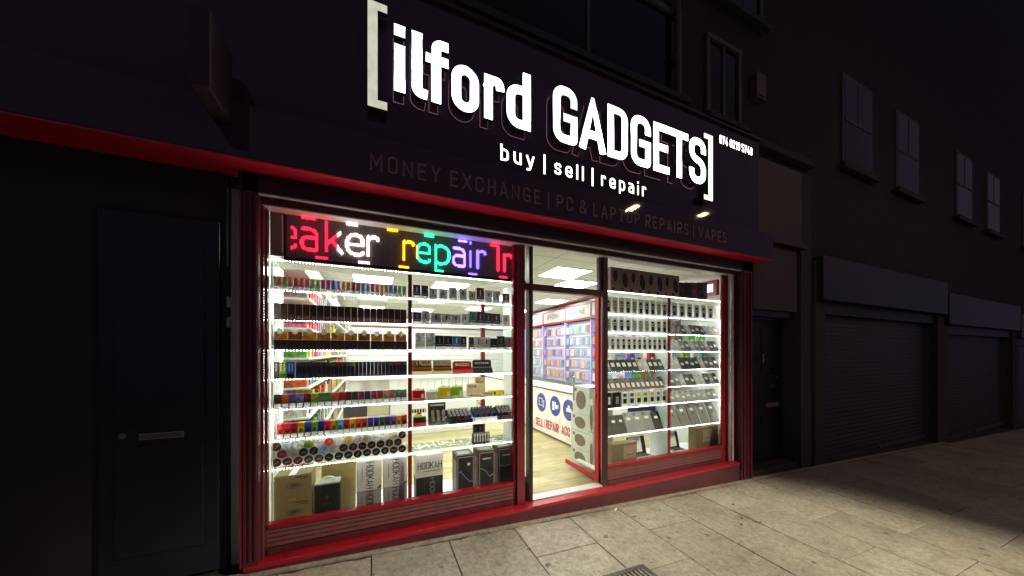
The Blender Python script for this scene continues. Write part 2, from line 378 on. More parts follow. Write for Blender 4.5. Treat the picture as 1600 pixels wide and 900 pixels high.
# interior shell of the shop
XL, XR, YB, ZF, ZC = -.83, 4.62, 7.5, .107, 2.79
def tile_mat(name, base, gcol, sx, sy, mort, rough=.6, rot=0, vary=.06, noisy=0):
    m = bpy.data.materials.new(name); m.use_nodes = True; nt = m.node_tree; b = nt.nodes['Principled BSDF']; N = nt.nodes.new; L = nt.links.new
    tc = N('ShaderNodeTexCoord'); mp = N('ShaderNodeMapping'); mp.inputs['Rotation'].default_value = (0, 0, rot); mp.inputs['Location'].default_value = (.27, 0, 0)
    br = N('ShaderNodeTexBrick'); br.inputs['Scale'].default_value = 1; br.inputs['Brick Width'].default_value = sx; br.inputs['Row Height'].default_value = sy
    br.inputs['Mortar Size'].default_value = mort; br.offset = .5 if noisy else 0; br.inputs['Mortar'].default_value = (*gcol, 1)
    br.inputs['Color1'].default_value = (*[x*(1-vary) for x in base], 1); br.inputs['Color2'].default_value = (*[x*(1+vary) for x in base], 1)
    L(tc.outputs['Object'], mp.inputs[0]); L(mp.outputs[0], br.inputs['Vector']); out = br.outputs['Color']
    if noisy:
        n = N('ShaderNodeTexNoise'); n.inputs['Scale'].default_value = 5; n.inputs['Detail'].default_value = 6; m2 = N('ShaderNodeMapping')
        m2.inputs['Scale'].default_value = (1, 7, 1); m2.inputs['Rotation'].default_value = (0, 0, rot); L(tc.outputs['Object'], m2.inputs[0]); L(m2.outputs[0], n.inputs['Vector'])
        r = N('ShaderNodeMapRange'); r.inputs[1].default_value = .3; r.inputs[2].default_value = .7; r.inputs[3].default_value = .7; r.inputs[4].default_value = 1.2; L(n.outputs['Fac'], r.inputs[0])
        x = N('ShaderNodeMix'); x.data_type = 'RGBA'; x.blend_type = 'MULTIPLY'; x.inputs[0].default_value = 1; L(out, x.inputs[6]); L(r.outputs[0], x.inputs[7]); out = x.outputs[2]
    L(out, b.inputs['Base Color']); b.inputs['Roughness'].default_value = rough; MC[name] = m; return m
CEIL = tile_mat('ceiling_tiles', (.66, .66, .61), (.22, .22, .20), .6, .6, .006, .8, vary=.02)
FLOORM = tile_mat('laminate_floor', (.40, .35, .16), (.15, .13, .06), 1.1, .19, .002, .32, rot=.0, vary=.22, noisy=1)
WALLM = mat('painted_wall', (.72, .73, .71), .6)
tag(B('floor', FLOORM, XL, XR, .06, YB, .04, ZF-.01), kind='structure')
tag(B('ceiling', CEIL, XL, XR, .06, YB, ZC, ZC+.06), kind='structure')
tag(B('wall_left', WALLM, XL-.1, XL, .06, YB, .04, ZC), kind='structure')
tag(B('wall_right', WALLM, XR, XR+.1, .06, YB, .04, ZC), kind='structure')
tag(B('wall_back', WALLM, XL-.1, XR+.1, YB, YB+.1, .04, ZC), kind='structure')

# ================================================================== UPPER BUILDING AND NEIGHBOURS
def brick_mat(name, a, b_, mo):
    m = bpy.data.materials.new(name); m.use_nodes = True; nt = m.node_tree; b = nt.nodes['Principled BSDF']; N = nt.nodes.new; L = nt.links.new
    tc = N('ShaderNodeTexCoord'); mp = N('ShaderNodeMapping'); mp.inputs['Rotation'].default_value = (pi/2, 0, 0)
    br = N('ShaderNodeTexBrick'); br.inputs['Scale'].default_value = 1; br.inputs['Brick Width'].default_value = .225; br.inputs['Row Height'].default_value = .075
    br.inputs['Mortar Size'].default_value = .006; br.inputs['Color1'].default_value = (*a, 1); br.inputs['Color2'].default_value = (*b_, 1); br.inputs['Mortar'].default_value = (*mo, 1)
    L(tc.outputs['Object'], mp.inputs[0]); L(mp.outputs[0], br.inputs['Vector']); L(br.outputs['Color'], b.inputs['Base Color']); b.inputs['Roughness'].default_value = .85
    bp = N('ShaderNodeBump'); bp.inputs['Strength'].default_value = .6; bp.inputs['Distance'].default_value = .006; bp.invert = True; L(br.outputs['Fac'], bp.inputs['Height']); L(bp.outputs[0], b.inputs['Normal'])
    return m
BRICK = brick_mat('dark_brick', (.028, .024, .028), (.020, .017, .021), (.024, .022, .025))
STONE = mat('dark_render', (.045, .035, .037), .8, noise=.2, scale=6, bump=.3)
WGL = mat('night_window_glass', (.006, .007, .010), .12, spec=.18)
FRAMEW = mat('grey_window_frame', (.085, .068, .075), .6)
bld = thing('brick_building', 'dark brick upper storeys above the lit shop sign, with unlit windows', 'building', (0, 0, 0))
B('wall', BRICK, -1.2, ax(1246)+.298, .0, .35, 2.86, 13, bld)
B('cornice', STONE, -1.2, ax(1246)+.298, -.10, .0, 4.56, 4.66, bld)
for (x0, x1, z0, z1) in ((ax(728), ax(1056), 4.75, az(1056, 32)), (ax(1104)+.02, ax(1150), 4.72, az(1152, 89)), (ax(728), ax(1056), az(1056, 32)+.9, 9.2), (ax(1104), ax(1184), az(1183, 53)+.08, 9.2)):
    wf = MB(); t = .06
    wf.box(x0-t, x1+t, -.045, .0, z1, z1+t); wf.box(x0-t, x0, -.04, .0, z0, z1); wf.box(x1, x1+t, -.04, .0, z0, z1)
    xm = (x0+x1)/2; wf.box(xm-.02, xm+.02, -.03, .0, z0, z1)
    o = wf.build('window', FRAMEW, bld); B('pane', WGL, x0, x1, -.012, -.002, z0, z1, o)
    B('window_sill', STONE, x0-.12, x1+.12, -.12, -.05, z0-.07, z0, o)
dp = MB().tube((ax(1059, -.08), -.08, 4.66), (ax(1059, -.08), -.08, 9.4), .035, 14)
for z in (5.2, 6.6, 8.0): dp.box(ax(1059, -.08)-.05, ax(1059, -.08)+.05, -.09, 0, z, z+.05)
tag(dp.build('drainpipe', mat('pipe_paint', (.07, .055, .065), .5), smooth=False), 'dark vertical drainpipe between the upper windows above the sign', 'drainpipe')
x0, z0 = at(1176, 155, -.03); x1, z1 = at(1190, 123, -.03)
ab = B('alarm_box', mat('dull_red_box', (.12, .05, .055), .5), x0, x1, -.09, .0, z0, z1, None, .01)
tag(ab, 'small dull red alarm box high on the brick wall, right of the windows', 'alarm box')
MB().box(x0+.03, x1-.03, -.1, -.088, z0+.03, z0+.06).build('strobe', DGREY, ab)

# neighbour to the right: plain fascia panels over a dark side door
NEI = mat('dull_brown_panel', (.062, .038, .042), .55, noise=.25, scale=4)
nb = thing('side_entrance', 'brownish blank fascia over a dark recessed doorway right of the shop', 'entrance', (0, 0, 0))
xa, xb = 5.03, ax(1246)
B('fascia_panel', NEI, xa, xb, -.06, .0, az(1200, 372, -.06), 4.42, nb, .006)
B('ledge', DARKF, xa, xb+.04, -.11, .0, az(1200, 372, -.06)-.06, az(1200, 372, -.06)-.003, nb)
B('signboard', NEI, xa, xb-.08, -.03, .02, az(1200, 484, -.03), az(1200, 372, -.06)-.07, nb, .005)
B('jamb', STONE, xb-.02, xb+.28, -.06, .3, -.4, 4.42, nb, .008)
NAVY = mat('dark_navy_door_paint', (.010, .012, .020), .35, noise=.2, scale=5)
B('reveal', NAVY, 4.80, 4.86, .0, .28, -.3, 2.2, nb)
B('head', NAVY, 4.86, xb-.02, .02, .28, 2.14, az(1200, 484, -.03)+.02, nb)
dr = thing('side_door', 'dark navy panelled door with small handle and letter plate beside the shop', 'door', (0, 0, 0))
yd = .2; dx0, dx1 = 4.87, xb-.03
db = B('door_leaf', NAVY, dx0, dx1, yd, yd+.05, gz(5.5, 0)+.05, 2.13, dr)
for (zz0, zz1) in ((.05, .62), (1.28, 1.98)):
    for k in range(2):
        a = dx0+.1+k*(dx1-dx0)/2; B('panel', NAVY, a, a+(dx1-dx0)/2-.2, yd-.012, yd, zz0, zz1, db, .008)
x, z = at(1192, 561, yd-.05)
B('pull_handle', STEEL, x-.012, x+.012, yd-.06, yd-.03, z-.06, z+.07, db, .006)
x, z = at(1205, 576, yd); B('letter_flap', STEEL, x-.06, x+.06, yd-.012, yd-.002, z-.014, z+.014, db, .003)
x, z = at(1213, 589, yd-.02); MB().tube((x, yd-.03, z), (x, yd, z), .014).build('lock', STEEL, db)
x, z = at(1209, 603, yd-.02); B('keyhole_plate', DGREY, x-.07, x+.05, yd-.01, yd-.001, z-.03, z+.03, db, .003)
MB().tube((x, yd-.025, z), (x, yd-.002, z), .010).build('bell_push', STEEL, db)
x, z = at(1206, 632, yd); B('kick_plate', mat('dull_plate', (.20, .11, .12), .5), x-.17, x+.17, yd-.012, yd-.002, z-.035, z+.035, db, .003)
B('doorstep', STONE, 4.84, xb, -.02, .25, -.4, gz(5.0, 0)+.03, nb)

# closed shops further along the terrace, both sides, and the far side of the road
def closed_shop(x0, x1, label, fm, sm):
    t = thing('closed_shop', label, 'shop', (0, 0, 0), 'unlit closed shops along the terrace')
    zb = gz((x0+x1)/2, 0)
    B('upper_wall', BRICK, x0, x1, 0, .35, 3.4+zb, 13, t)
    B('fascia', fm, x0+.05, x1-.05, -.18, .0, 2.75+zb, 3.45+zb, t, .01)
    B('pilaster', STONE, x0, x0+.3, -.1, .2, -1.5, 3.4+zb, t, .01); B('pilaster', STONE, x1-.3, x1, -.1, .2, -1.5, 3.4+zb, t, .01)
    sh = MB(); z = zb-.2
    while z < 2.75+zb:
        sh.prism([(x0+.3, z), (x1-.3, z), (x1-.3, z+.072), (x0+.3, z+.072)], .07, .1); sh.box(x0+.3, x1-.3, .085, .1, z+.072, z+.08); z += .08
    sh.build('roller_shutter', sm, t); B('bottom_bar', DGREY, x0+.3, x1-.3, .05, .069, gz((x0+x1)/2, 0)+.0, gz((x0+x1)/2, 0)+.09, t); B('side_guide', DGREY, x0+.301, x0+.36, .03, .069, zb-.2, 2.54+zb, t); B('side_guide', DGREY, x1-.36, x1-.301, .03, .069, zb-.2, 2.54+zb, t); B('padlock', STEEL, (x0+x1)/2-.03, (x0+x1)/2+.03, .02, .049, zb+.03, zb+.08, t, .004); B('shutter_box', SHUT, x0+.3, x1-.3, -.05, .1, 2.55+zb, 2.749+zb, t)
    for xw in (x0+(x1-x0)*.3, x0+(x1-x0)*.7):
        o = B('window', FRAMEW, xw-.55, xw+.55, -.03, 0, 4.9, 6.5, t); B('pane', WGL, xw-.49, xw+.49, -.035, -.031, 4.96, 6.44, o); B('glazing_bar', FRAMEW, xw-.49, xw+.49, -.042, -.0355, 5.68, 5.73, o); B('glazing_bar', FRAMEW, xw-.015, xw+.015, -.041, -.0355, 5.731, 6.43, o)
        B('window_sill', STONE, xw-.65, xw+.65, -.1, -.032, 4.8, 4.9, o)
    return t
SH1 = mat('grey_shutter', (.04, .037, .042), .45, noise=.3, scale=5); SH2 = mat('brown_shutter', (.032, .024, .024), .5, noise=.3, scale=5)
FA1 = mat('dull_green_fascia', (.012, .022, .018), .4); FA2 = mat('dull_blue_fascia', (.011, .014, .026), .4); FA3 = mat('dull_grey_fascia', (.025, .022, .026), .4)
closed_shop(xb+.3, xb+5.6, 'closed shop under a dull green fascia, grey roller shutter down, beside the side door', FA1, SH1)
closed_shop(xb+5.6, xb+11.2, 'closed shop under a dull blue fascia, brown roller shutter down, second past the side door', FA2, SH2)
closed_shop(xb+11.2, xb+17, 'closed shop under a grey fascia, third along the pavement past the side door', FA3, SH1)
closed_shop(xb+17, xb+24, 'closed shop under a dull green fascia at the far end of the terrace', FA1, SH2)
B_left = thing('closed_shop', 'dark closed shop with a black door left of the red pillar', 'shop', (0, 0, 0), 'unlit closed shops along the terrace')
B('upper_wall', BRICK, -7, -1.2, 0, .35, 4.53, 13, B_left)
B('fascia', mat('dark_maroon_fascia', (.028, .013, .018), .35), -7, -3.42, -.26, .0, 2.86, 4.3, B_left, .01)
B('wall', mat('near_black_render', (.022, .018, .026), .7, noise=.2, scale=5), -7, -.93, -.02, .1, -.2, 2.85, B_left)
dl = B('door', NAVY, -1.55, -.96, -.05, -.021, gz(-1.2, 0)+.02, 2.5, B_left, .006)
for (q0, q1) in ((.3, 1.0), (1.15, 2.3)): B('panel', NAVY, -1.47, -1.04, -.062, -.0505, q0, q1, dl, .008)
B('letter_flap', STEEL, -1.36, -1.14, -.060, -.0505, 1.04, 1.08, dl, .003); MB().tube((-1.42, -.09, 1.08), (-1.42, -.05, 1.08), .02, 16).build('door_knob', STEEL, dl)
for (q0, q1) in ((463, 480), (496, 512)):
    xx = ax(356.5, -.07); B('hinge', mat('dull_steel', (.42, .34, .36), .4, metal=.6), xx-.009, xx+.009, -.072, -.051, az(356, q1, -.07), az(356, q0, -.07), dl, .003)
# projecting sign at the left, seen end on
ps = thing('projecting_sign', 'dark projecting box sign at the left edge, faintly red', 'sign', (0, 0, 0))
xs = ax(366, -.26); zt = az(366, 97, -.26)
B('box', mat('dull_red_sign', (.04, .016, .024), .5), xs-.10, xs, -.60, -.287, zt-.42, zt+.02, ps, .01)
B('bracket', DGREY, xs-.07, xs-.03, -.284, -.262, zt-.3, zt-.15, ps)

# street lamps across the road (they light the pavement and glint in the sign)
LAMPM = emit('sodium_lamp', (1.0, .66, .28), 95)
POLEM = mat('lamp_post_paint', (.05, .055, .05), .5)
def street_lamp(X, Y, zh, label):
    t = thing('street_lamp', label, 'street lamp', (X, Y, gz(X, Y)-.13), 'street lamps across the road')
    b = -.0
    MB().tube((0, 0, b), (0, 0, .9), .085, 16).tube((0, 0, .9), (0, 0, zh-t.location.z-.1), .055, 16).build('post', POLEM, t, smooth=False)
    MB().tube((0, 0, zh-t.location.z-.12), (0, 1.3, zh-t.location.z+.12), .035, 12).build('arm', POLEM, t)
    MB().box(-.14, .14, 1.2, 1.85, zh-t.location.z+.085, zh-t.location.z+.20).build('lamp_head', POLEM, t, .02)
    MB().box(-.10, .10, 1.28, 1.78, zh-t.location.z+.060, zh-t.location.z+.084).build('lamp_glass', LAMPM, t)
    if t['label'].endswith('nearer one'):
        l = bpy.data.lights.new('lamp_light', 'SPOT'); l.energy = LAMP_W; l.color = (1, .84, .62); l.spot_size = radians(35); l.spot_blend = .9; l.shadow_soft_size = .12
        lo = bpy.data.objects.new('lamp_light', l); COL.objects.link(lo); lo.parent = t; lo.location = (0, 1.5, zh-t.location.z+.03)
        P0 = Vector((X, Y+1.5, zh+.03)); lo.rotation_euler = (Vector((2.75, -2.0, -.2))-P0).to_track_quat('-Z', 'Y').to_euler()
    return t
street_lamp(9.26, -8.8, 7.1, 'tall street lamp with a glowing orange head across the road, nearer one')
street_lamp(13.4, -8.8, 7.6, 'tall street lamp with a glowing orange head further along the road')

# ================================================================== SHOP FRONT
sf = thing('shopfront', 'red and maroon shop front with lit display windows and an open doorway', 'shop front', (0, 0, 0))
PX0, PX1 = ax(378, -.12), ax(404, -.12)
P2a, P2b = ax(1159, -.12), ax(1176, -.12)
SX1 = ax(1156, -.12)
# sill: plinth with bright red top tread
B('plinth', MAROON, -.805, SX1, -.118, .06, -.35, .085, sf)
B('sill', REDB, -.81, SX1+.004, -.124, .06, .0855, .116, sf, .004)
for px_ in (420, 461, 520, 590, 663, 720, 800, 880, 990, 1100):
    X = ax(px_, -.10); MB().tube((X, -.104, .115), (X, -.104, .1185), .006, 10).build('screw', STEEL, sf)
# pillars
def pillar(x0, x1):
    m = MB(); m.box(x0, x1, -.12, .05, gz(x0, -.12)-.02 if x0 > 2 else .1165, 2.855); p = m.build('pillar', MAROON, sf, .004)
    n = 3
    for k in range(n):
        a = x0+(x1-x0)*(k+.5)/n; B('moulding', MAROON, a-.009, a+.009, -.131, -.1202, .15 if x0 < 2 else -.1, 2.70, p, .003)
    return p
pillar(PX0, PX1); pillar(P2a, P2b)
B('pillar_edge', RED, PX0-.012, PX0-.001, -.128, .04, .117, 2.70, sf, .002)
B('pillar_edge', RED, P2b-.06, P2b-.05, -.138, -.1205, -.12, 2.70, sf, .002)
B('pillar_base', MAROON, P2a-.02, P2a-.001, -.119, .05, -.35, .0, sf)
# right-hand reveal: shutter guide channel and red jamb
gx0, gx1 = ax(1136.5, -.02), ax(1143, -.02)
B('shutter_guide', ALU, gx0, gx0+.012, -.05, .0, .117, 2.657, sf, .002)
B('shutter_guide', ALU, gx1-.03, gx1, -.05, .0, .117, 2.657, sf, .002)
B('jamb', RED, gx1+.002, P2a-.001, -.03, .05, .117, 2.70, sf, .003)
lgx = ax(408, -.04)
B('shutter_guide', mat('gloss_brown_jamb', (.13, .035, .040), .10, spec=.9), PX1+.001, lgx+.02, -.06, .0, .117, 2.657, sf, .003)
# header, shutter housing, box fascia with red soffit, upper fascia
HX0, HX1 = ax(386, -.12), ax(1168, -.12)
B('shutter_housing', SHUT, PX0-.02, P2b, -.120, .0, 2.722, 2.852, sf)
B('shutter_slot', ALU, HX0, HX1, -.118, -.088, 2.7125, 2.7215, sf)
B('header', MAROON, HX0+.03, HX1-.02, -.056, .06, 2.668, 2.7115, sf)
B('header_strip', mat('pale_strip', (.75, .70, .70), .4, noise=.12, scale=14), PX1, gx1, -.055, .058, 2.659, 2.6675, sf)
B('soffit', mat('soffit_red_lit', (.60, .012, .040), .4, noise=.12, scale=5), -3.4, 5.0, -.282, -.0, 2.8535, 2.867, sf)  # red raised above the other paint, standing in for window light on the underside
B('fascia_box', FASCIA, -3.4, 5.015, -.284, -.182, 2.868, 3.210, sf, .003)
B('fascia_trim', mat('trim_edge', (.35, .05, .07), .35), -3.4, 5.016, -.2865, -.2825, 2.8530, 2.8615, sf)
B('fascia_panel', FASCIA, -3.4, 4.89, -.182, -.0, 3.211, 4.50, sf, .003)
B('fascia_cap', DARKF, -3.41, 4.90, -.21, .0, 4.501, 4.52, sf)
# window frames ------------------------------------------------
WL0, WL1 = ax(413), ax(806); DP0, DP1 = ax(806), ax(818); DK0, DK1 = ax(825.5), ax(831.5)
DR0, DR1 = ax(940.5), ax(948); WR0, WR1 = ax(948), ax(1127)
zwl = zm((417, 818), (806, 750), 0); zwr = zm((948, 730), (1125.6, 696), 0)
zw = (zwl+zwr)/2
def fr(name, m, *a, bevel=.003): return B(name, m, *a, sf, bevel)
fr('window_post', mat('gloss_brown_jamb', (.13, .035, .040), .10, spec=.9), WL0-.03, WL0+.010, -.03, .05, .117, 2.657)
fr('window_post', mat('gloss_brown_jamb', (.13, .035, .040), .10, spec=.9), WL0+.011, WL0+.021, -.01, .04, .117, 2.657)
fr('window_post', mat('post_red', (.17, .012, .02), .22, spec=.7), DP0, DP1, -.035, .05, .117, 2.657)
fr('window_post', RED, DP0-.03, DP0-.001, -.01, .04, .117, 2.657)
fr('door_jamb', DARKF, DK0, DK1, -.02, .06, .117, 2.657)
fr('door_jamb', DARKF, DR0, DR1, -.02, .004, .117, 2.657)
fr('window_post', RED, WR1+.001, ax(1136)-.004, -.01, .015, .117, 2.657)
fr('window_post', BROWN, ax(1136)-.003, gx0-.001, -.03, .02, .117, 2.657)
zt0, zt1 = zm((832, 454.5), (946, 464), 0), zm((818, 443), (946, 455), 0)
fr('transom', MAROON, DP1+.001, DR0-.001, -.03, .05, zt0, zt1)
fr('transom_stub', MAROON, ax(936), DR0-.001, -.005, .045, zt1+.001, 2.656)
for (a, b) in ((WL0+.021, DP0-.031), (WR0+.001, WR1)):
    fr('bottom_rail', RED, a, b, -.02, .045, zw-.035, zw+.0)
    k = B('kick_panel', BROWN, a, b, .002, .04, .165, zw-.036, sf)
    n = 4; h = (zw-.036-.165)/n
    for i in range(n):
        B('slat', BROWN, a, b, -.008, .0015, .165+h*i+.004, .165+h*(i+1)-.004, k, .002)
    fr('bottom_rail', MAROON, a, b, -.022, .045, .1165, .164)
def pane(x0, x1, y, z0, z1, m='window_glass', parent=sf):
    return B('glass_pane', MC[m], x0, x1, y, y+.003, z0, z1, parent)
pane(WL0+.022, DP0-.032, .018, zw+.001, 2.656); pane(DP1+.001, DK0-.001, .018, .118, zt0-.001)
pane(WR0+.001, WR1, .018, zw+.001, 2.656); pane(DP1+.001, ax(936)-.001, .018, zt1+.001, 2.656)
# side screen running back from the left door jamb (red slatted foot, glass above)
ss = thing('side_screen', 'narrow glazed screen with slatted foot just left of the open doorway', 'screen', (0, 0, 0))
B('frame', BROWN, DK0-.012, DK0+.01, .062, .42, .11, zw, ss); B('glass', MC['window_glass'], DK0-.002, DK0+.001, .062, .42, zw+.001, 2.3, ss)
for i in range(4): B('slat', MAROON, DK0-.018, DK0-.0125, .065, .415, .14+.1*i, .145+.1*i, ss)
B('top_rail', BROWN, DK0-.012, DK0+.01, .062, .42, 2.301, 2.33, ss)
# threshold
tag(B('door_threshold', mat('threshold_metal', (.62, .63, .60), .3, metal=.3), DK1+.002, DR0-.002, -.02, .085, .1165, .128, None, .003), 'pale metal strip across the foot of the open doorway', 'threshold')
# door leaf, swung inwards at a right angle
dlf = thing('glass_door', 'red framed glass door standing open into the shop', 'door', (0, 0, 0))
lx = ax(939.5, .05); la, lb = .06, .76
B('hinge_stile', mat('door_red_lit', (.50, .012, .022), .35, noise=.15, scale=9), lx-.035, lx+.0, .055, .125, .135, 2.28, dlf, .003)  # brighter copy of the red paint, shop light put into the colour
B('bottom_rail', mat('door_red_lit', (.50, .012, .022), .35, noise=.15, scale=9), lx-.022, lx+.0, .126, lb, .135, .190, dlf, .003)
B('top_rail', mat('door_red_lit', (.50, .012, .022), .35, noise=.15, scale=9), lx-.022, lx+.0, .126, lb, 2.262, 2.28, dlf, .003)
B('glass', MC['window_glass'], lx-.012, lx-.006, .126, lb-.003, .191, 2.261, dlf)
B('handle', STEEL, lx-.05, lx-.036, .52, .54, 1.0, 1.3, dlf, .004)
B('lock', BLACK, lx-.038, lx-.0355, .085, .095, 1.07, 1.13, dlf)

# ================================================================== SIGN LETTERING ON THE FASCIA
G['!'] = (.0, [[(0, .35), (0, 1)], [(0, 0), (0, .03)]])
YF = -.262
LET = emit('lit_letter_face', (.80, .97, 1.0), LETTER_E)
LETW = emit('lit_letter_small', (1.0, .97, .90), 2.2)
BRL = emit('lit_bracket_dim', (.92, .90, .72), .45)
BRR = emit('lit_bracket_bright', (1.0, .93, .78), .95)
SIDE = mat('letter_side', (.05, .03, .04), .4)
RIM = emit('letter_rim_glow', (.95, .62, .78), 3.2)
def uneven(m, lo, hi, scale):      # LEDs behind the opal face are not perfectly even
    nt = m.node_tree; e = nt.nodes['Emission']; tc = nt.nodes.new('ShaderNodeTexCoord'); n = nt.nodes.new('ShaderNodeTexNoise'); n.inputs['Scale'].default_value = scale; n.inputs['Detail'].default_value = 3
    r = nt.nodes.new('ShaderNodeMapRange'); r.inputs[1].default_value = .36; r.inputs[2].default_value = .56; r.inputs[3].default_value = lo; r.inputs[4].default_value = hi
    nt.links.new(tc.outputs['Object'], n.inputs['Vector']); nt.links.new(n.outputs['Fac'], r.inputs[0]); nt.links.new(r.outputs[0], e.inputs[1])
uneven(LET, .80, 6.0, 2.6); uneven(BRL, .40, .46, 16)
def sided(objs, front, side, yfront):
    """front faces keep the lit material, the returns and backs take the dark one"""
    for o in objs:
        me = o.data; me.materials.clear(); me.materials.append(front); me.materials.append(side)
        for p in me.polygons: p.material_index = 0 if p.center.y < yfront+.0035 and abs(p.normal.y) > .9 else 1
sg = thing('lit_sign', 'large white illuminated shop name between square brackets on the black fascia', 'sign', (0, 0, 0))
def word(text, pxa, pxb, ptop, pbot, pw, y, m, par, gap=.2, straight=False, depth=.03, dark=True):
    """ptop / pbot: pixels on the cap line and the base line; pw: stroke width in pixels at pxa"""
    x0, x1 = ax(pxa, y), ax(pxb, y)
    zt = sum(az(*p, y) for p in ptop)/len(ptop); zb = sum(az(*p, y) for p in pbot)/len(pbot)
    wd = ax(pxa+pw, y)-x0
    r = lettering(text, x0, x1, zb, zt-zb, wd, y, y+depth, m, par, gap, straight=straight)
    if dark: sided(r, m, SIDE, y)
    return r, zb, zt, wd
def biglet(ch, pa, pb_, zb, zt, wd):
    x0, x1 = ax(pa, YF), ax(pb_, YF); h_ = zt-zb
    o, = lettering(ch, x0, max(x1, x0+wd), zb, h_, wd, YF, YF+.03, LET, sg); sided([o], LET, SIDE, YF)
    X1 = max(x1, x0+wd)
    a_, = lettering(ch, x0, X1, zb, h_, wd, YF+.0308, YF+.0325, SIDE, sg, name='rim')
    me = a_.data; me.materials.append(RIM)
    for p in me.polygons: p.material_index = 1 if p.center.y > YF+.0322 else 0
    i_ = .0028; b_, = lettering(ch, x0+i_, X1-i_, zb+i_, h_-2*i_, wd-2*i_, YF+.0345, YF+.036, SIDE, sg, name='back')
    for q in (a_, b_): q.parent = o
zt1_ = (az(616, 37.8, YF)+az(829, 116.2, YF))/2; zb1_ = (az(616, 141, YF)+az(829, 205.6, YF))/2; w1_ = ax(615.8+17.4, YF)-ax(615.8, YF)
for ch, a_, b_ in (('i', 615.8, 633), ('l', 643.3, 668), ('f', 665.3, 700.5), ('o', 706, 748), ('r', 756.7, 787.3), ('d', 792, 829)): biglet(ch, a_, b_, zb1_, zt1_, w1_*(1 if ch in 'il' else .93))
zt2_ = (az(884, 135, YF)+az(1045, 199.5, YF))/2; zb2_ = (az(886, 224.5, YF)+az(1055, 276, YF))/2; w2_ = ax(864.6+11.3, YF)-ax(864.6, YF)
for ch, a_, b_ in (('G', 864.4, 902.2), ('A', 906, 946), ('D', 949.5, 980.6), ('G', 986, 1016.7), ('E', 1021, 1046), ('T', 1047.5, 1075), ('S', 1077, 1102.7)): biglet(ch, a_, b_, zb2_, zt2_, w2_)
def bracket(pa, pb, pser, ztop, zbot, ts, m, nm='bracket'):
    xa, xb, xs_ = ax(pa, YF), ax(pb, YF), ax(pser, YF)
    mbk = MB(); lo, hi = min(xa, xb), max(xa, xb)
    if xs_ > hi: poly = [(lo, zbot), (xs_, zbot), (xs_, zbot+ts), (hi, zbot+ts), (hi, ztop-ts), (xs_, ztop-ts), (xs_, ztop), (lo, ztop)]
    else: poly = [(xs_, zbot), (hi, zbot), (hi, ztop), (xs_, ztop), (xs_, ztop-ts), (lo, ztop-ts), (lo, zbot+ts), (xs_, zbot+ts)]
    mbk.prism(poly, YF, YF+.035); o = mbk.build(nm, m, sg); sided([o], m, SIDE, YF)
zt_ = (az(574.4, .7, YF)+az(1113.6, 210.7, YF))/2; zb_ = (az(574.4, 166.5, YF)+az(1113.8, 313.5, YF))/2
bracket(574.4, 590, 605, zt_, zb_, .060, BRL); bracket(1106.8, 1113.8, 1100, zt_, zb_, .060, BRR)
t2 = thing('lit_tagline', 'small white illuminated words buy, sell, repair under the large shop name', 'sign', (0, 0, 0))
word('buy | sell | repair', 782, 1009.5, [(784, 224.6)], [(784, 251.8), (1005, 305.5)], 3.2, -.196, LETW, t2, .40, straight=True, depth=.012)
t3 = thing('phone_number', 'small white lit telephone number at the right end of the fascia', 'sign', (0, 0, 0))
word('074 0213 5748', 1124, 1175.5, [(1126, 211.6), (1174, 230)], [(1126, 224.6), (1174, 242.8)], 1.3, -.196, LETW, t3, .16, depth=.01)
DIM = mat('unlit_letter', (.26, .16, .165), .5)
t4 = thing('unlit_lettering', 'dull unlit line of words along the lower black fascia box', 'sign', (0, 0, 0))
word('MONEY EXCHANGE | PC & LAPTOP REPAIRS | VAPES', 577.8, 1135.5, [(580, 238.9), (1134, 362.7)], [(580, 267), (1134, 378.5)], 3.4, -.289, DIM, t4, .36, depth=.004, dark=False)

# ================================================================== LED MATRIX SIGN
YL = .05
lx0, lx1 = ax(446, YL), ax(806, YL)-.012
lz1 = zm((446, 334.5), (800, 383), YL); lz0 = zm((446, 399.5), (800, 437.5), YL)
LEDP = mat('led_board_face', (.060, .032, .040), .5)
led = thing('led_matrix_sign', 'black LED matrix board behind the glass spelling coloured words', 'sign', (0, 0, 0))
B('board', LEDP, lx0, lx1, YL+.012, YL+.07, lz0, lz1, led)
f_ = MB(); f_.box(lx0-.012, lx1+.006, YL, YL+.075, lz0-.024, lz0-.0005); f_.box(lx0-.012, lx1+.006, YL, YL+.075, lz1+.0005, lz1+.012)
f_.box(lx0-.012, lx0-.0005, YL, YL+.075, lz0, lz1); f_.build('frame', BLACK, led)
B('cable', PAPER, lx0-.022, lx0-.016, YL-.01, YL+.0, lz0+.03, lz1-.02, led)
px_ = .0095
gd = MB(); x = lx0+.01     # unlit diode bodies, coarse grid
while x < lx1-.01:
    z = lz0+.01
    while z < lz1-.005:
        gd.add([(x-.0026, YL+.0112, z-.0026), (x+.0026, YL+.0112, z-.0026), (x+.0026, YL+.0112, z+.0026), (x-.0026, YL+.0112, z+.0026)], [(0, 1, 2, 3)]); z += px_
    x += px_
gd.build('diodes', mat('diode_lens', (.50, .36, .38), .4), led)
def segd(p, a, b):
    ab = b-a; t = 0 if ab.length_squared == 0 else max(0, min(1, (p-a).dot(ab)/ab.length_squared)); return (p-(a+ab*t)).length
COLS = {'r': ((1.0, .012, .04), 4.6), 'w': ((1.0, .93, .82), 6), 'y': ((1.0, .46, .01), 5.5), 'c': ((.02, .9, .36), 5), 'b': ((.10, .06, 1.0), 8), 'v': ((.22, .12, 1.0), 7)}
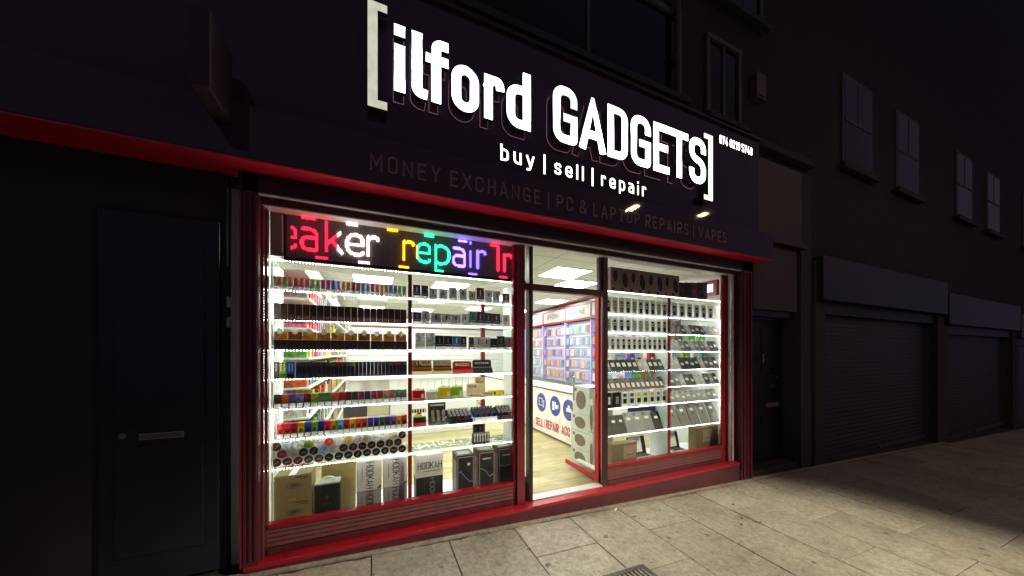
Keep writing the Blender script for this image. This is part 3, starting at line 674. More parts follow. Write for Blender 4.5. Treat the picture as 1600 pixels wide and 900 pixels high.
def dots(pts, key, name):
    mbd = MB()
    for (x, z) in pts:
        h = .0025; mbd.box(x-h, x+h, YL+.001, YL+.0105, z-h, z+h)
    if pts: mbd.build(name, emit('led_'+key, COLS[key][0], COLS[key][1]), led)
zbase = (az(483, 391.5, YL)+az(550, 400, YL)+az(579, 401, YL)+az(665, 411.5, YL)+az(757, 420, YL))/5
capz = az(520, 347, YL); Hc = capz-zbase
def ledglyph(ch, pa, pb, keyf, clipx=None):
    x0, x1 = ax(pa, YL), ax(pb, YL); wdl = .023; sy = Hc-wdl; sx = max(x1-x0-wdl, .0); segs = []
    for st in G[ch][1]:
        pts, cl = expand(st, sx, sy, max(sx, .3*sy)); q = pts+[pts[0]] if cl else pts
        segs += [(q[i], q[i+1]) for i in range(len(q)-1)]
    out = {}
    nx = int((x1-x0)/px_)+2; lo = int(-.35*Hc/px_)
    for i in range(-1, nx):
        for j in range(lo, int(Hc/px_)+2):
            X = lx0+.01+px_*(round((x0-lx0)/px_)+i); Z = lz0+.01+px_*(round((zbase-lz0)/px_)+j)
            p = Vector((X-x0-wdl/2, Z-zbase-wdl/2))
            if min(segd(p, a, b) for a, b in segs) < wdl*.52 and (clipx is None or X > clipx):
                k = keyf(X, Z) if callable(keyf) else keyf; out.setdefault(k, []).append((X, Z))
    for k, v in out.items(): dots(v, k, 'letter')
ledglyph('e', 441, 464, 'r', clipx=ax(455, YL))
ledglyph('a', 469, 497, 'r')
ledglyph('k', 507, 536, lambda X, Z: 'r' if X < ax(526, YL) else 'w')
ledglyph('e', 540, 569, 'w'); ledglyph('r', 573, 593, 'w')
ledglyph('r', 629, 648, 'y'); ledglyph('e', 650, 673.5, lambda X, Z: 'y' if X < ax(652, YL) else 'c')
ledglyph('p', 679, 703.5, 'c'); ledglyph('a', 707, 728, 'v'); ledglyph('i', 733.5, 738, 'b'); ledglyph('r', 745, 760, 'b')
ledglyph('L1', 777, 781, 'r'); ledglyph('r', 787, 801, 'r')
for (pa, pb, py, k) in ((472, 492, 340.5, 'r'), (494, 512, 402.5, 'r'), (542, 560, 350.5, 'w'), (561, 578, 410, 'w'), (606, 622, 359.5, 'y'), (624, 639, 417, 'y'),
                        (664, 679, 368.5, 'c'), (681, 694, 423, 'c'), (717, 730, 376.5, 'v'), (733, 746, 428, 'b'), (767, 779, 383.5, 'r'), (781, 793, 433, 'r')):
    X = ax(pa, YL); z = az((pa+pb)/2, py, YL); P = []
    while X < ax(pb, YL): P += [(X, z-px_/2), (X, z+px_/2)]; X += px_
    dots(P, k, 'bar')
B('side_panel', mat('dusty_pink_panel', (.34, .17, .17), .5, noise=.15, scale=8), WL0+.024, lx0-.013, .045, .06, lz0-.0, lz1+.02, sf, .002)

# ================================================================== DISPLAY RACKS
YR = .10
SA = [zm(a, b, .07) for a, b in (((422, 451), (812, 479.5)), ((421, 498), (812, 514.5)), ((424, 545), (812, 550.5)), ((420, 591), (812, 585)), ((426, 638), (812, 621)), ((421, 686), (806, 658)), ((422, 732), (808, 691)))]
ztopA = zm((422, 405), (790, 443), .07)
SB = [zm(a, b, .07) for a, b in (((948, 456), (1126, 471)), ((948, 491), (1127, 500)), ((948, 520.5), (1127, 523.6)), ((948, 549), (1125, 549)), ((948, 581), (1125.6, 575.6)), ((948, 609), (1125, 601)), ((948, 638), (1125, 625)), ((948, 681), (1125.6, 661)))]
LED = emit('led_strip_white', (1.0, .99, .95), LED_E)
rk = thing('display_rack', 'glass shelved rack with dotted LED strips in the larger left window', 'display rack', (0, 0, 0))
RX0, RX1 = WL0+.025, ax(805, .07)
def ledline(x0, x1, y, z, parent, dx=.022, vertical=None):
    m = MB(); X = x0
    if vertical:
        Z = z
        while Z < vertical: m.box(x0-.0028, x0+.0028, y-.003, y, Z-.0028, Z+.0028); Z += dx
    else:
        while X < x1: m.box(X-.0026, X+.0026, y-.003, y, z-.0018, z+.0018); X += dx
    return m.build('led_strip', LED, parent)
for i, z in enumerate(SA):
    o = B('shelf', MC['shelf_glass'], RX0+.01, RX1, .075, .36, z, z+.006, rk)
    B('edge_channel', MC['acrylic'], RX0+.01, RX1, .0665, .074, z-.002, z+.0065, o)
    ledline(RX0+.015, RX1, .065, z, rk)
B('top_panel', WHITE, RX0+.005, RX1, .07, .36, ztopA+.012, ztopA+.022, rk); ledline(RX0+.01, RX1, .066, ztopA+.005, rk)
pA = ax(637.5, .06); pB = ax(643.5, .06)
for za, zb in zip([zw-.10]+SA[::-1], SA[::-1]+[ztopA]): B('red_post', RED, pA, pB, .052, .064, za+.012, zb-.012, rk, .002)
B('side_panel', WHITE, RX0, RX0+.009, .07, .40, zw-.1, ztopA, rk); B('side_panel', WHITE, RX1+.001, RX1+.010, .07, .40, zw-.1, ztopA, rk)
B('back_post', RED, ax(752, .6), ax(758, .6), .6, .63, .11, ztopA, rk, .002)
for (a, b) in ((SA[1], SA[0]), (SA[3], SA[2]), (SA[5], SA[4])):
    for X in (RX0+.016, RX0-.024): ledline(X, 0, .05, a+.02, rk, .02, vertical=b-.01)  # outer dot column is added, standing in for the strip's reflection in the jamb
    ledline(RX1-.008, 0, .06, a+.02, rk, .02, vertical=b-.01)
for Y_ in (.30,): ledline(RX0+.012, 0, Y_, SA[5], rk, .035, vertical=ztopA-.02)
ledline(RX1-.006, 0, .06, SA[0]+.02, rk, .02, vertical=ztopA-.01)
B('base', WHITE, RX0, RX1, .07, .62, zw-.14, zw-.12, rk)
rr = thing('display_rack', 'white shelved rack of phones and tablets in the smaller right window', 'display rack', (0, 0, 0))
QX0, QX1 = WR0+.004, ax(1127, .06); qa, qb = ax(1043.5, .06), ax(1047, .06)
for i, z in enumerate(SB):
    o = B('shelf', MC['shelf_glass'] if i else WHITE, QX0, QX1, .075, .36, z, z+.006, rr)
    B('edge_channel', WHITE if i == 0 else MC['acrylic'], QX0, QX1, .0665, .074, z-.003, z+.0065, o)
B('led_bar', emit('led_bar_white', (1, .98, .9), 5), QX0, QX1, .062, .065, SB[0]-.004, SB[0]+.006, rr)
for za, zb in zip([zw-.12]+SB[::-1], SB[::-1]): B('red_post', RED, qa, qb, .052, .064, za+.010, zb-.008, rr, .002)
B('divider', WHITE, qa+.006, qa+.014, .07, .36, zw-.12, SB[0]-.001, rr)
B('side_panel', WHITE, QX0-.012, QX0-.003, .07, .20, .12, 2.30, rr); B('side_panel', WHITE, QX1, QX1+.009, .07, .40, zw-.1, SB[0]-.001, rr)
B('base', WHITE, QX0, QX1, .07, .62, zw-.14, zw-.12, rr)
for X in (QX1-.008,):
    for (a, b) in zip(SB[1:], SB[:-1]): ledline(X, 0, .06, a+.02, rr, .016, vertical=b-.01)
for z in SB[1:]: ledline(QX0+.01, QX1, .080, z-.004, rr, .03)

# ------------------------------------------------------------------ small cached shapes for the goods
MESH = {}
def cached(key, fn):
    if key not in MESH:
        o = fn(); MESH[key] = o.data; bpy.data.objects.remove(o)
    return MESH[key]
def pb(name, w_, d_, h_, m, colr=None, parent=None, loc=(0, 0, 0)):
    w_, d_, h_ = round(w_, 4), round(d_, 4), round(h_, 4)
    me = cached(('b', w_, d_, h_, m.name), lambda: MB().box(-w_/2, w_/2, 0, d_, 0, h_).build('t', m))
    o = bpy.data.objects.new(name, me); COL.objects.link(o); o.location = loc
    if parent: o.parent = parent
    if colr: col(o, colr)
    return o
def prr(name, w_, d_, h_, r, m, colr=None, parent=None, loc=(0, 0, 0)):
    w_, d_, h_ = round(w_, 4), round(d_, 4), round(h_, 4)
    def mk():
        P = []
        for cx, cz, a0 in ((w_/2-r, r, -90), (w_/2-r, h_-r, 0), (-w_/2+r, h_-r, 90), (-w_/2+r, r, 180)):
            P += [(cx+r*cos(radians(a0+k*22.5)), cz+r*sin(radians(a0+k*22.5))) for k in range(5)]
        return MB().prism(P, 0, d_).build('t', m)
    o = bpy.data.objects.new(name, cached(('r', w_, d_, h_, r, m.name), mk)); COL.objects.link(o); o.location = loc
    if parent: o.parent = parent
    if colr: col(o, colr)
    return o
CARD, PRINT, PLAIN, ACR = MC['card'], MC['printed_card'], MC['plain_paint'], MC['acrylic']
def words_in(parent, text, w_, zc, h_, stroke, yf, m, vert=False, x0=None, gap=.2):
    n = lettering(text, (-w_/2 if x0 is None else x0), (w_/2 if x0 is None else x0+w_), zc, h_, stroke, yf-.0008, yf, m, None, gap, name='lettering', vert=vert)
    base = n[0]; mb_ = MB()
    for o in n:
        mb_.add([tuple(v.co) for v in o.data.vertices], [tuple(p.vertices) for p in o.data.polygons]); 
    for o in n: bpy.data.objects.remove(o)
    r = mb_.build('lettering', m); r.parent = parent; return r
def xs(n, pa, pb_, Y):
    a, b = ax(pa, Y), ax(pb_, Y); p = (b-a)/n; return [(a+p*(i+.5)) for i in range(n)], p
def hp(px, yt, yb, Y): return az(px, yt, Y)-az(px, yb, Y)
YP = .095
# ================================================================== GOODS, LEFT WINDOW, LEFT BAY
pal = [('olive', '7d8c3e'), ('orange', 'c2672e'), ('olive', '8a9444'), ('orange', 'cf6b35'), ('red', 'c0392f'), ('red', 'c84a3c'), ('coral', 'd0604c'), ('green', '8db04a'), ('green', '86a24c'),
       ('magenta', 'b8406e'), ('purple', '9a3f80'), ('violet', '7c5cb4'), ('violet', '8e72b2'), ('tan', 'c48a4c'), ('tan', 'bb8046'), ('maroon', '8f3a3c'), ('maroon', '964646'), ('blue', '4a6cb2'), ('blue', '4c82be'),
       ('red', 'bf3a44'), ('pink', 'c05260'), ('gold', 'b88a3c'), ('gold', 'b07a40'), ('indigo', '5c5ca0'), ('indigo', '7070a6'), ('green', '78a67c'), ('teal', '6ea48c'), ('teal', '5c98a8')]
P, p = xs(27, 422.5, 635, YP); h = hp(430, 428.5, 450, YP)
for i, X in enumerate(P):
    n_, h_ = pal[i]
    h_ = tuple(min(.9, x*1.5+.10) for x in lin(h_))
    o = pb('vape_box', p*.84, .05, h, PRINT, h_, loc=(X, YP, SA[0]+.009)); tag(o, f'{n_} vape box, {oid(i+1)} from the left on the top shelf, left bay', 'vape box', 'vape boxes on the top shelf of the left bay')
    pb('device_picture', p*.26, .002, h*.42, CARD, tuple(x*.45 for x in h_), o, (0, -.0021, h*.46)); pb('clear_tray', p*.90, .012, h*.30, mat('tray_plastic', (.46, .48, .44), .35), None, o, (0, -.0125, 0))
P, p = xs(20, 426, 635, YP); h = hp(430, 471.5, 497, YP)
for i, X in enumerate(P):
    o = pb('cigar_box', p*.93, .06, h, PRINT, ('24100c', '2c1510', '1f0e0b')[i % 3], loc=(X, YP, SA[1]+.009)); tag(o, f'dark brown packet, {oid(i+1)} from the left on the second shelf, left bay', 'packet', 'dark brown packets on the second shelf')
    pb('label_panel', p*.6, .001, h*.26, CARD, '4a3430', o, (0, -.0012, h*.05)); pb('gilt_edge', p*.04, .001, h, CARD, 'b08860', o, (p*.47, -.0005, 0))
P, p = xs(10, 424, 636, YP); h = hp(430, 515, 545, YP)
star = []
for k in range(16):
    a = 2*pi*k/16; r = .022 if k % 2 else .029; star.append((r*cos(a)*.8, r*sin(a)))
for i, X in enumerate(P):
    o = pb('gold_tray', p*.985, .08, h*.50, PRINT, '1e100c', loc=(X, YP, SA[2]+.009)); tag(o, f'dark brown tray with gold open lid, {oid(i+1)} from the left, third shelf', 'tray', 'gold lidded trays on the third shelf')
    pb('gold_lid', p*.93, .004, h*.42, PRINT, ('b9781c', '8e4a14', 'c88a1e', 'bd7a1a', 'c08420')[i % 5], o, (0, .03, h*.52)); pb('lid_rim', p*.96, .034, .003, CARD, 'e0b878', o, (0, -.002, h*.505))
    st_ = MB().prism([(x, z) for x, z in star], 0, .002).build('star_tag', PAPER if i in (0, 1, 5, 7) else mat('pale_gold_tag', (.62, .56, .36), .5), o); st_.location = (.0, .02, h*.97)
P, p = xs(3, 422.5, 460.5, YP); h = hp(430, 564.5, 590, YP)
for i, X in enumerate(P):
    o = pb('vape_pack', p*.95, .05, h, PRINT, ('3a2228', '6f8c33', '1f3f96')[i], loc=(X, YP, SA[3]+.009)); tag(o, ('dark maroon', 'green', 'blue')[i]+' twin vape pack at the left end of the fourth shelf', 'vape pack')
    for q in (-1, 1): pb('device_picture', p*.16, .002, h*.5, CARD, ('b08a90', 'a8c080', '7f9ad0')[i], o, (q*p*.2, -.0021, h*.42))
    pb('price_strip', p*.95, .003, h*.28, CARD, ('171015', '3c4a22', '0e1220')[i], o, (0, -.0035, 0))
P, p = xs(28, 462, 636, YP); tops = ['5c2a30', '2c3a5c', '203a2a', '7a2c34', '26324e', '8a7a20', '6a2030', '303050', '45602a', '2a2a40']
for i, X in enumerate(P):
    o = pb('vape_stick', p*.93, .04, h*.97, PRINT, ('14121e', '121424', '181220')[i % 3], loc=(X, YP, SA[3]+.009)); tag(o, f'near black slim vape, {oid(i+1)} of the dark row on the fourth shelf', 'vape', 'dark slim vapes on the fourth shelf')
    pb('coloured_top', p*.80, .002, h*.24, CARD, tops[(i*7+i//3) % 10], o, (0, -.0021, h*.70)); pb('base_label', p*.8, .002, h*.22, CARD, '23202c', o, (0, -.0021, h*.04))
pal5 = [('brown', '4a3830'), ('orange', 'b8602c'), ('violet', '5c4a92'), ('lilac', '7c70a0'), ('dark red', '7c3034'), ('lime', '9ab02c'), ('green', '5c7a4c'), ('green', '4a7c5c'), ('orange', 'd0562c'), ('red', 'a83234'), ('maroon', '5c2228'),
        ('dark green', '2c4a30'), ('crimson', '9a2a4a'), ('navy', '24365c'), ('red', '9c3038'), ('crimson', '92243c'), ('tan', 'b08a5c'), ('rose', 'a85c70'), ('teal', '4f8c7c'), ('sage', '7a9c7c')]
P, p = xs(20, 428, 635.5, YP); h = hp(440, 617, 638, YP)
for i, X in enumerate(P):
    o = pb('vape_box', p*.94, .05, h, PRINT, pal5[i][1], loc=(X, YP, SA[4]+.009)); tag(o, f'{pal5[i][0]} squat vape box, {oid(i+1)} from the left on the fifth shelf', 'vape box', 'squat vape boxes on the fifth shelf')
    pb('clear_tray', p*.80, .012, h*.34, mat('tray_plastic', (.46, .48, .44), .35), None, o, (0, -.0125, 0))
pal6 = [('red', 'c03038'), ('red', 'c22c34'), ('dark red', 'a8242e'), ('yellow', 'c89a1c'), ('blue', '2c3c94'), ('lime', '6c9a2c'), ('indigo', '2c2880'), ('red', 'c4283c'), ('ochre', 'b89020'), ('sky blue', '4aa0c8'), ('red', 'bc2c34'), ('gold', 'c8a020'), ('orange', 'cc4a30'),
        ('brown', 'a0442c'), ('purple', '5c3a96'), ('purple', '4c3488'), ('dark green', '30584a'), ('violet', '50386c'), ('violet', '6c4a98'), ('amber', 'd08a24'), ('red', 'c43a34')]
P, p = xs(21, 432, 636, YP); h = hp(445, 662, 684, YP)
for i, X in enumerate(P):
    o = pb('vape_box', p*.95, .075, h, PRINT, pal6[i][1], loc=(X, YP, SA[5]+.009)); tag(o, f'{pal6[i][0]} bright vape box, {oid(i+1)} from the left on the sixth shelf', 'vape box', 'bright vape boxes on the sixth shelf')
    prr('clear_window', p*.5, .002, h*.30, .006, CARD, tuple(x*.3 for x in lin(pal6[i][1])), o, (0, -.0021, h*.34)); pb('clear_tray', p*.80, .012, h*.30, mat('tray_plastic', (.46, .48, .44), .35), None, o, (0, -.0125, 0))
# round tubs lying on their sides, lids to the street
RT = .0365
def tub(X, Z, colr, cw, lab, rim='d8d4c8'):
    body = cached('tub', lambda: MB().tube((0, 0, 0), (0, .10, 0), RT, 24).build('t', CARD))
    o = bpy.data.objects.new('tub', body); COL.objects.link(o); o.location = (X, YP-.01, Z); col(o, rim); tag(o, lab, 'tub', 'round tubs stacked on the seventh shelf')
    lid = bpy.data.objects.new('lid', cached('lid', lambda: MB().tube((0, -.003, 0), (0, -.0002, 0), RT*.86, 24).build('t', PRINT))); COL.objects.link(lid); lid.parent = o; col(lid, colr)
    lg = bpy.data.objects.new('logo', cached('logo', lambda: MB().prism([(-.017, -.008), (-.012, -.010), (.017, .005), (.012, .008)], -.0042, -.0032).build('t', CARD))); COL.objects.link(lg); lg.parent = o; col(lg, cw); lg.rotation_euler = (0, random.uniform(-.9, .9), 0)
xa0, xb0 = ax(423.5, YP)+RT, ax(635, YP)-RT; nt = 14; st = (xb0-xa0)/(nt-1)
r1 = [('dark maroon', '4a1c20'), ('dark maroon', '541c24'), ('maroon', '5a2028'), ('dark grey', '3a3438'), ('brown', '4c3434')]+[('black', '181014')]*9
r2 = [('maroon', '7c2830'), ('grey', '9a9496'), ('navy', '1c1c30'), ('black', '181c24'), ('light blue', '7ca4c0'), ('pale grey', 'c0bcb4'), ('black and brown', '30201c'), ('black and brown', '2c1a18')]+[('black', '161014')]*3+[('dark brown', '3c2c28'), ('dark grey', '28242a')]
r3 = [('dark brown', '4a2c28'), ('pale blue', 'b8ccd8'), ('white', 'd4d8d0'), ('green and red', '7c8a34'), ('white', 'dcd8dc'), ('red', 'd83c3c'), ('white', 'e4e0e6'), ('yellow', 'dcb45c'), ('lilac grey', 'b4aab8'), ('tan', 'b0a890'), ('pale mint', 'd0dcd8'), ('white', 'dce4e0'), ('sand', 'c0ae94'), ('dark maroon', '3a1c20')]
zr = SA[6]+.010+RT
for r_, row, off, nm in ((0, r1, 0, 'bottom'), (1, r2, .5, 'middle'), (2, r3, 0, 'top')):
    for i, (cn, ch) in enumerate(row):
        tub(xa0+st*(i+off), zr+r_*RT*1.70+random.uniform(-.002, .002) + (0 if r_ < 2 else -.002), ch, '9c8c8c' if cn in ('black', 'navy', 'dark maroon', 'maroon', 'black and brown', 'red', 'dark brown', 'dark grey', 'brown') else tuple(x*.45 for x in lin(ch)),
            f'tub with {cn} lid, {oid(i+1)} from the left in the {nm} row of tubs')
# cartons on the floor of the left window
ZB = zw-.118
def carton(name, label, cat, pa, pbx, ztop, zbot, Y, d_, m, colr=None, group=None):
    x0, x1 = ax(pa, Y), ax(pbx, Y); o = pb(name, x1-x0, d_, ztop-zbot, m, colr, loc=((x0+x1)/2, Y, zbot)); tag(o, label, cat, group); return o, x1-x0, ztop-zbot
YC = .11
zc1 = az(424, 747, YC); zc2 = az(424, 786, YC)
for (za, zb_, lab) in ((zc1, zc2+.002, 'upper brown cardboard carton with a device picture, bottom left corner of the window'), (zc2, ZB, 'lower brown cardboard carton in the bottom left corner of the window')):
    o, W_, H_ = carton('cardboard_carton', lab, 'carton', 424, 487, za, zb_, YC, .20, KRAFT)
    pic = MB().prism([(.062*cos(2*pi*k/20), .028*sin(2*pi*k/20)) for k in range(20)], -.002, -.0006).build('device_picture', mat('sepia_print', (.16, .12, .07), .6), o); pic.location = (.02, 0, H_*.58)
    pc = MB().prism([(.03*cos(2*pi*k/20), .012*sin(2*pi*k/20)) for k in range(20)], -.003, -.0021).build('picture_detail', mat('sepia_dark', (.08, .06, .04), .6), pic); pc.location = (0, 0, .002)
    pb('print_line', W_*.32, .001, .008, CARD, '403020', o, (W_*.25, -.0015, H_*.88)); pb('print_line', W_*.2, .001, .006, CARD, '403020', o, (W_*.3, -.0015, H_*.81))
    pb('tape', .05, .2, .0008, PAPER, None, o, (0, 0, H_))
o, W_, H_ = carton('black_box', 'black gift box with a silver lid and white handle beside the cartons', 'box', 491, 531, az(505, 758, YC), ZB, YC, .12, BLACK)
pb('silver_lid', W_*.99, .118, .012, mat('silver_card', (.5, .5, .48), .3, metal=.4), None, o, (0, .001, H_+.0005))
hm = MB()
for k in range(12):
    a0, a1 = pi*k/12, pi*(k+1)/12; hm.tube((.055*cos(a0), .06, H_+.012+.032*sin(a0)), (.055*cos(a1), .06, H_+.012+.032*sin(a1)), .005, 8)
hm.build('handle', PAPER, o); pb('emblem', .02, .001, .03, CARD, '3c3a30', o, (0, -.0015, H_*.62)); pb('emblem_line', .06, .001, .006, CARD, '3c3a30', o, (0, -.0015, H_*.5))
xb1 = ax(502, .33); xb2 = ax(556, .33)
o = pb('plywood_board', xb2-xb1, .015, az(530, 722, .33)-ZB, WOOD, None, loc=((xb1+xb2)/2, .33, ZB)); tag(o, 'yellowish plywood board standing behind the black gift box', 'board')
SILV = mat('silver_print', (.66, .62, .64), .32, noise=.22, scale=5); SILD = mat('silver_print_dark', (.30, .27, .29), .35, noise=.3, scale=5)
for (pa, pb2, yt, ym, lab) in ((557, 596, 723, 769, 'left'), (599, 636, 718, 762, 'right')):
    zt_, zm_ = az(pa, yt, YC), az(pa, ym, YC)
    for (a, b, m_, w2) in ((zt_, zm_+.002, SILV, 'upper'), (zm_, ZB, SILD, 'lower')):
        o, W_, H_ = carton('hookah_box', f'silver box marked HOOKAH sideways, {w2} one of the {lab} stack', 'box', pa, pb2, a, b, YC, .14, m_, None, 'silver boxes stacked on the window floor')
        lt = words_in(o, 'HOOKAH', H_*.92 if w2 == 'upper' else H_*1.0, H_*.96, W_*.30, .006, 0, BLACK, vert=True, x0=W_*-.12, gap=.12)
        pb('print_line', .004, .001, H_*.5, CARD, '504850', o, (-W_*.28, -.0015, H_*.3))
        MB().prism([(W_*.30, H_*.02), (W_*.48, H_*.02), (W_*.48, H_*.16)], -.0016, -.0006).build('corner_mark', mat('maroon_ink', (.12, .03, .03), .5), o)

# ================================================================== GOODS, LEFT WINDOW, RIGHT BAY
def small_row(items, Y, zs, yb, base_px, where, cat='vape kit', group=None, tray=.24):
    for i, (pa, pb2, yt, cn, ch, dv) in enumerate(items):
        x0, x1 = ax(pa, Y), ax(pb2, Y); h = hp((pa+pb2)/2, yt, yb+(yt-yt), Y) if False else hp((pa+pb2)/2, yt, az_to_py((pa+pb2)/2, zs, Y), Y)
        o = pb('vape_kit_box', x1-x0, .035, h, PRINT, ch, loc=((x0+x1)/2, Y, zs+.008)); tag(o, f'{cn} boxed vape kit, {oid(i+1)} from the left, {where} shelf, right bay', cat, group)
        W_ = x1-x0
        if tray: pb('white_stand', W_*.98, .012, h*tray, mat('tray_plastic', (.46, .48, .44), .35), None, o, (0, -.0125, 0))
        if dv: prr('device_picture', W_*.16, .002, h*.36, .003, CARD, dv, o, (0, -.0021, h*.48))
        pb('print_line', W_*.7, .001, h*.03, CARD, '6c6464' if dv == '282024' else 'c8c0c0', o, (0, -.0015, h*.36))
        if i % 3 == 1:
            for q in (-1, 1):
                for k in range(2): pb('print_dot', W_*.09, .001, h*.05, CARD, '3c3038', o, (q*W_*.27, -.0015, h*(.55+.14*k)))
def az_to_py(px, z, Y):
    u = (px-800)/F; t = (D+Y)/(c-u*s); return HY-F*(z-H)/t
small_row([(645.5, 657, 446.5, 'dark violet', '38304a', 'b0a8b8'), (658.5, 669, 447.5, 'dark plum', '40324c', '1c1420'), (671, 682.5, 452, 'pale grey', 'b0a8ac', '282024'), (687, 698, 453.5, 'pale grey', 'b4acb0', '282024'), (702, 713.5, 450, 'white', 'c0bcbc', '181418'),
           (718, 729, 452, 'white', 'bcb8ba', '181418'), (732.5, 743, 456.5, 'beige', 'b0a8a0', '302428'), (745, 756, 451, 'maroon', '4c2c34', 'c0a8a8'), (758.5, 769, 455, 'white', 'b8b8b4', '4c4850'), (771, 781.5, 456, 'pale lilac', 'b8b0b8', '282024'), (786, 796, 460, 'dark grey', '40383c', 'a09ca0')],
          YP, SA[0], 0, 0, 'top', group='boxed vape kits on the top shelf')
small_row([(646, 658, 489, 'dark purple', '342a44', '8078a0'), (659.5, 671, 486.5, 'pale green', 'a4aca0', '181418'), (674, 689, 491, 'grey lilac', '8c848c', '1c161a'), (690.5, 704, 492, 'pale grey', 'a8a8a4', '1c161a'), (705, 720, 493, 'pale grey', 'acaca8', '1c161a'),
           (721.5, 732.5, 492, 'white', 'b8b8b8', '54505c'), (733.5, 744.5, 488.5, 'green', '4c7464', '20302c'), (745.5, 756, 488.5, 'maroon', '4a2430', 'b09098'), (757, 769, 490.5, 'dark violet', '383040', '847c98'), (770, 781.5, 491.5, 'dark plum', '3c2c38', 'a898a8'), (786.5, 796.5, 493.5, 'grey', '9c9c9c', '4c4850')],
          YP, SA[1], 0, 0, 'second', group='boxed vape kits on the second shelf')
small_row([(649.5, 664, 521, 'tall white', 'c4c2c0', None), (665.5, 679.5, 521.5, 'tall white', 'c0bebe', None), (680.5, 693, 525.5, 'black', '1c1c26', '6c6c80'), (694, 706.5, 526, 'black and red', '28181c', '8c4c48'), (707.5, 719.5, 526.5, 'blue', '2c648c', '9cc4d8'), (720.5, 729, 527, 'black and pink', '28202c', 'c07088'),
           (733.5, 740.5, 528, 'dark grey', '3c3a3e', None), (742, 753, 528, 'white', 'b8b4b0', '5c3430'), (754, 766, 528.5, 'white', 'b4b2ae', '282024'), (767, 777, 530, 'black', '18181e', None), (778, 788.5, 526.5, 'dark olive', '34342c', '70705c'), (789.5, 801.5, 528, 'grey', '8c8480', '5c4444')],
          YP, SA[2], 0, 0, 'third', group='boxed vape kits on the third shelf')
pb_list = []
TAN = mat('tan_card', (.52, .40, .20), .6, noise=.1, scale=20); REDC = mat('red_card', (.55, .03, .03), .45); BLKC = mat('black_card', (.014, .014, .019), .45, spec=.2)
LTXT = mat('pale_print', (.7, .68, .6), .6); DTXT = mat('dark_print', (.06, .04, .03), .6)
def counter_display(name, label, pa, pb2, yt, z, m, text, tm, stripes, hd=.5, head_r=.01, tw=.8, sw=.006, textlist=None):
    x0, x1 = ax(pa, YP), ax(pb2, YP); W_ = x1-x0; pxm = (pa+pb2)/2; Ht = az(pxm, yt, YP)-z-.008
    t = thing(name, label, 'display box', ((x0+x1)/2, YP, z+.008))
    hb = prr('header_card', W_, .003, Ht, head_r, m, None, t, (0, .05, 0))
    st_ = pb('tray', W_, .05, Ht*.22, m, None, t, (0, -.002, 0))
    for k in range(3): pb('packet', W_*.94, .012, Ht*.16, CARD, stripes[k % len(stripes)], t, (0, .0+.014*k, Ht*(.23+.10*k)))
    if textlist:
        for (tx, wx, xo, zo, hh, ss) in textlist:
            r = words_in(hb, tx, W_*wx, Ht*zo, Ht*hh, ss, -.0002, tm, x0=W_*xo)
    return t
tl = [('XL', .42, -.46, .58, .32, .012), ('GOLD', .38, .02, .74, .14, .005)]
counter_display('rolling_paper_display', 'tan display box marked XL GOLD with bold dark letters, further left', 644.5, 676, 562, SA[3], TAN, None, DTXT, ['7c4a1c', 'a8742c', '6c3414'], textlist=tl)
counter_display('rolling_paper_display', 'tan display box marked XL GOLD with paler letters, next to the red one', 677.5, 707, 562.5, SA[3], TAN, None, mat('greyish_print', (.28, .25, .18), .6), ['7c4a1c', 'a8742c', '6c3414'], textlist=tl)
counter_display('rolling_paper_display', 'red display box with rounded header and pale letters on the fourth shelf', 709, 739, 564.5, SA[3], REDC, None, LTXT, ['c02020', '701414', 'd03028'], head_r=.02, textlist=[('BUZZ!', .7, -.36, .60, .22, .007)])
counter_display('rolling_paper_display', 'black display box marked KINK with rounded header on the fourth shelf', 740.5, 770, 562.5, SA[3], BLKC, None, LTXT, ['2c2c30', '8c8c94', '1c1c20'], head_r=.016, textlist=[('KiNK', .74, -.38, .66, .19, .008)])
# fifth shelf
for (pa, pb2, yt, nm, ch, lab, ct) in ((645, 664, 610.5, 'packet_tray', 'c4122c', 'red packet tray at the left end of the fifth shelf, right bay', '5a1820'), (667, 684, 611.5, 'packet_tray', 'c8ccc4', 'white packet tray beside the red tray, fifth shelf', '9ca098'),
                                   (685.5, 704.5, 606, 'packet_tray', 'e0c400', 'bright yellow packet tray on the fifth shelf', '6c6c18'), (705.5, 723, 605, 'packet_tray', '86b81c', 'lime green packet tray on the fifth shelf', '4c6c18')):
    x0, x1 = ax(pa, YP), ax(pb2, YP); W_ = x1-x0; Ht = az((pa+pb2)/2, yt, YP)-SA[4]-.008
    o = pb(nm, W_, .06, Ht, CARD, ch, loc=((x0+x1)/2, YP, SA[4]+.008)); tag(o, lab, 'tray', 'packet trays on the fifth shelf')
    for k in range(7): pb('leaf_tip', W_*.07, .002, .012+.012*((k*5) % 4)/3, CARD, ct, o, (-W_*.4+W_*.13*k, .004, Ht))
    pb('white_label', W_*.22, .001, Ht*.5, PAPER, None, o, (W_*.3, -.0012, Ht*.15)); pb('clear_tray', W_, .03, Ht*.25, CARD, 'c8c8a0' if ch != 'c4122c' else 'a86a5c', o, (0, -.031, 0))
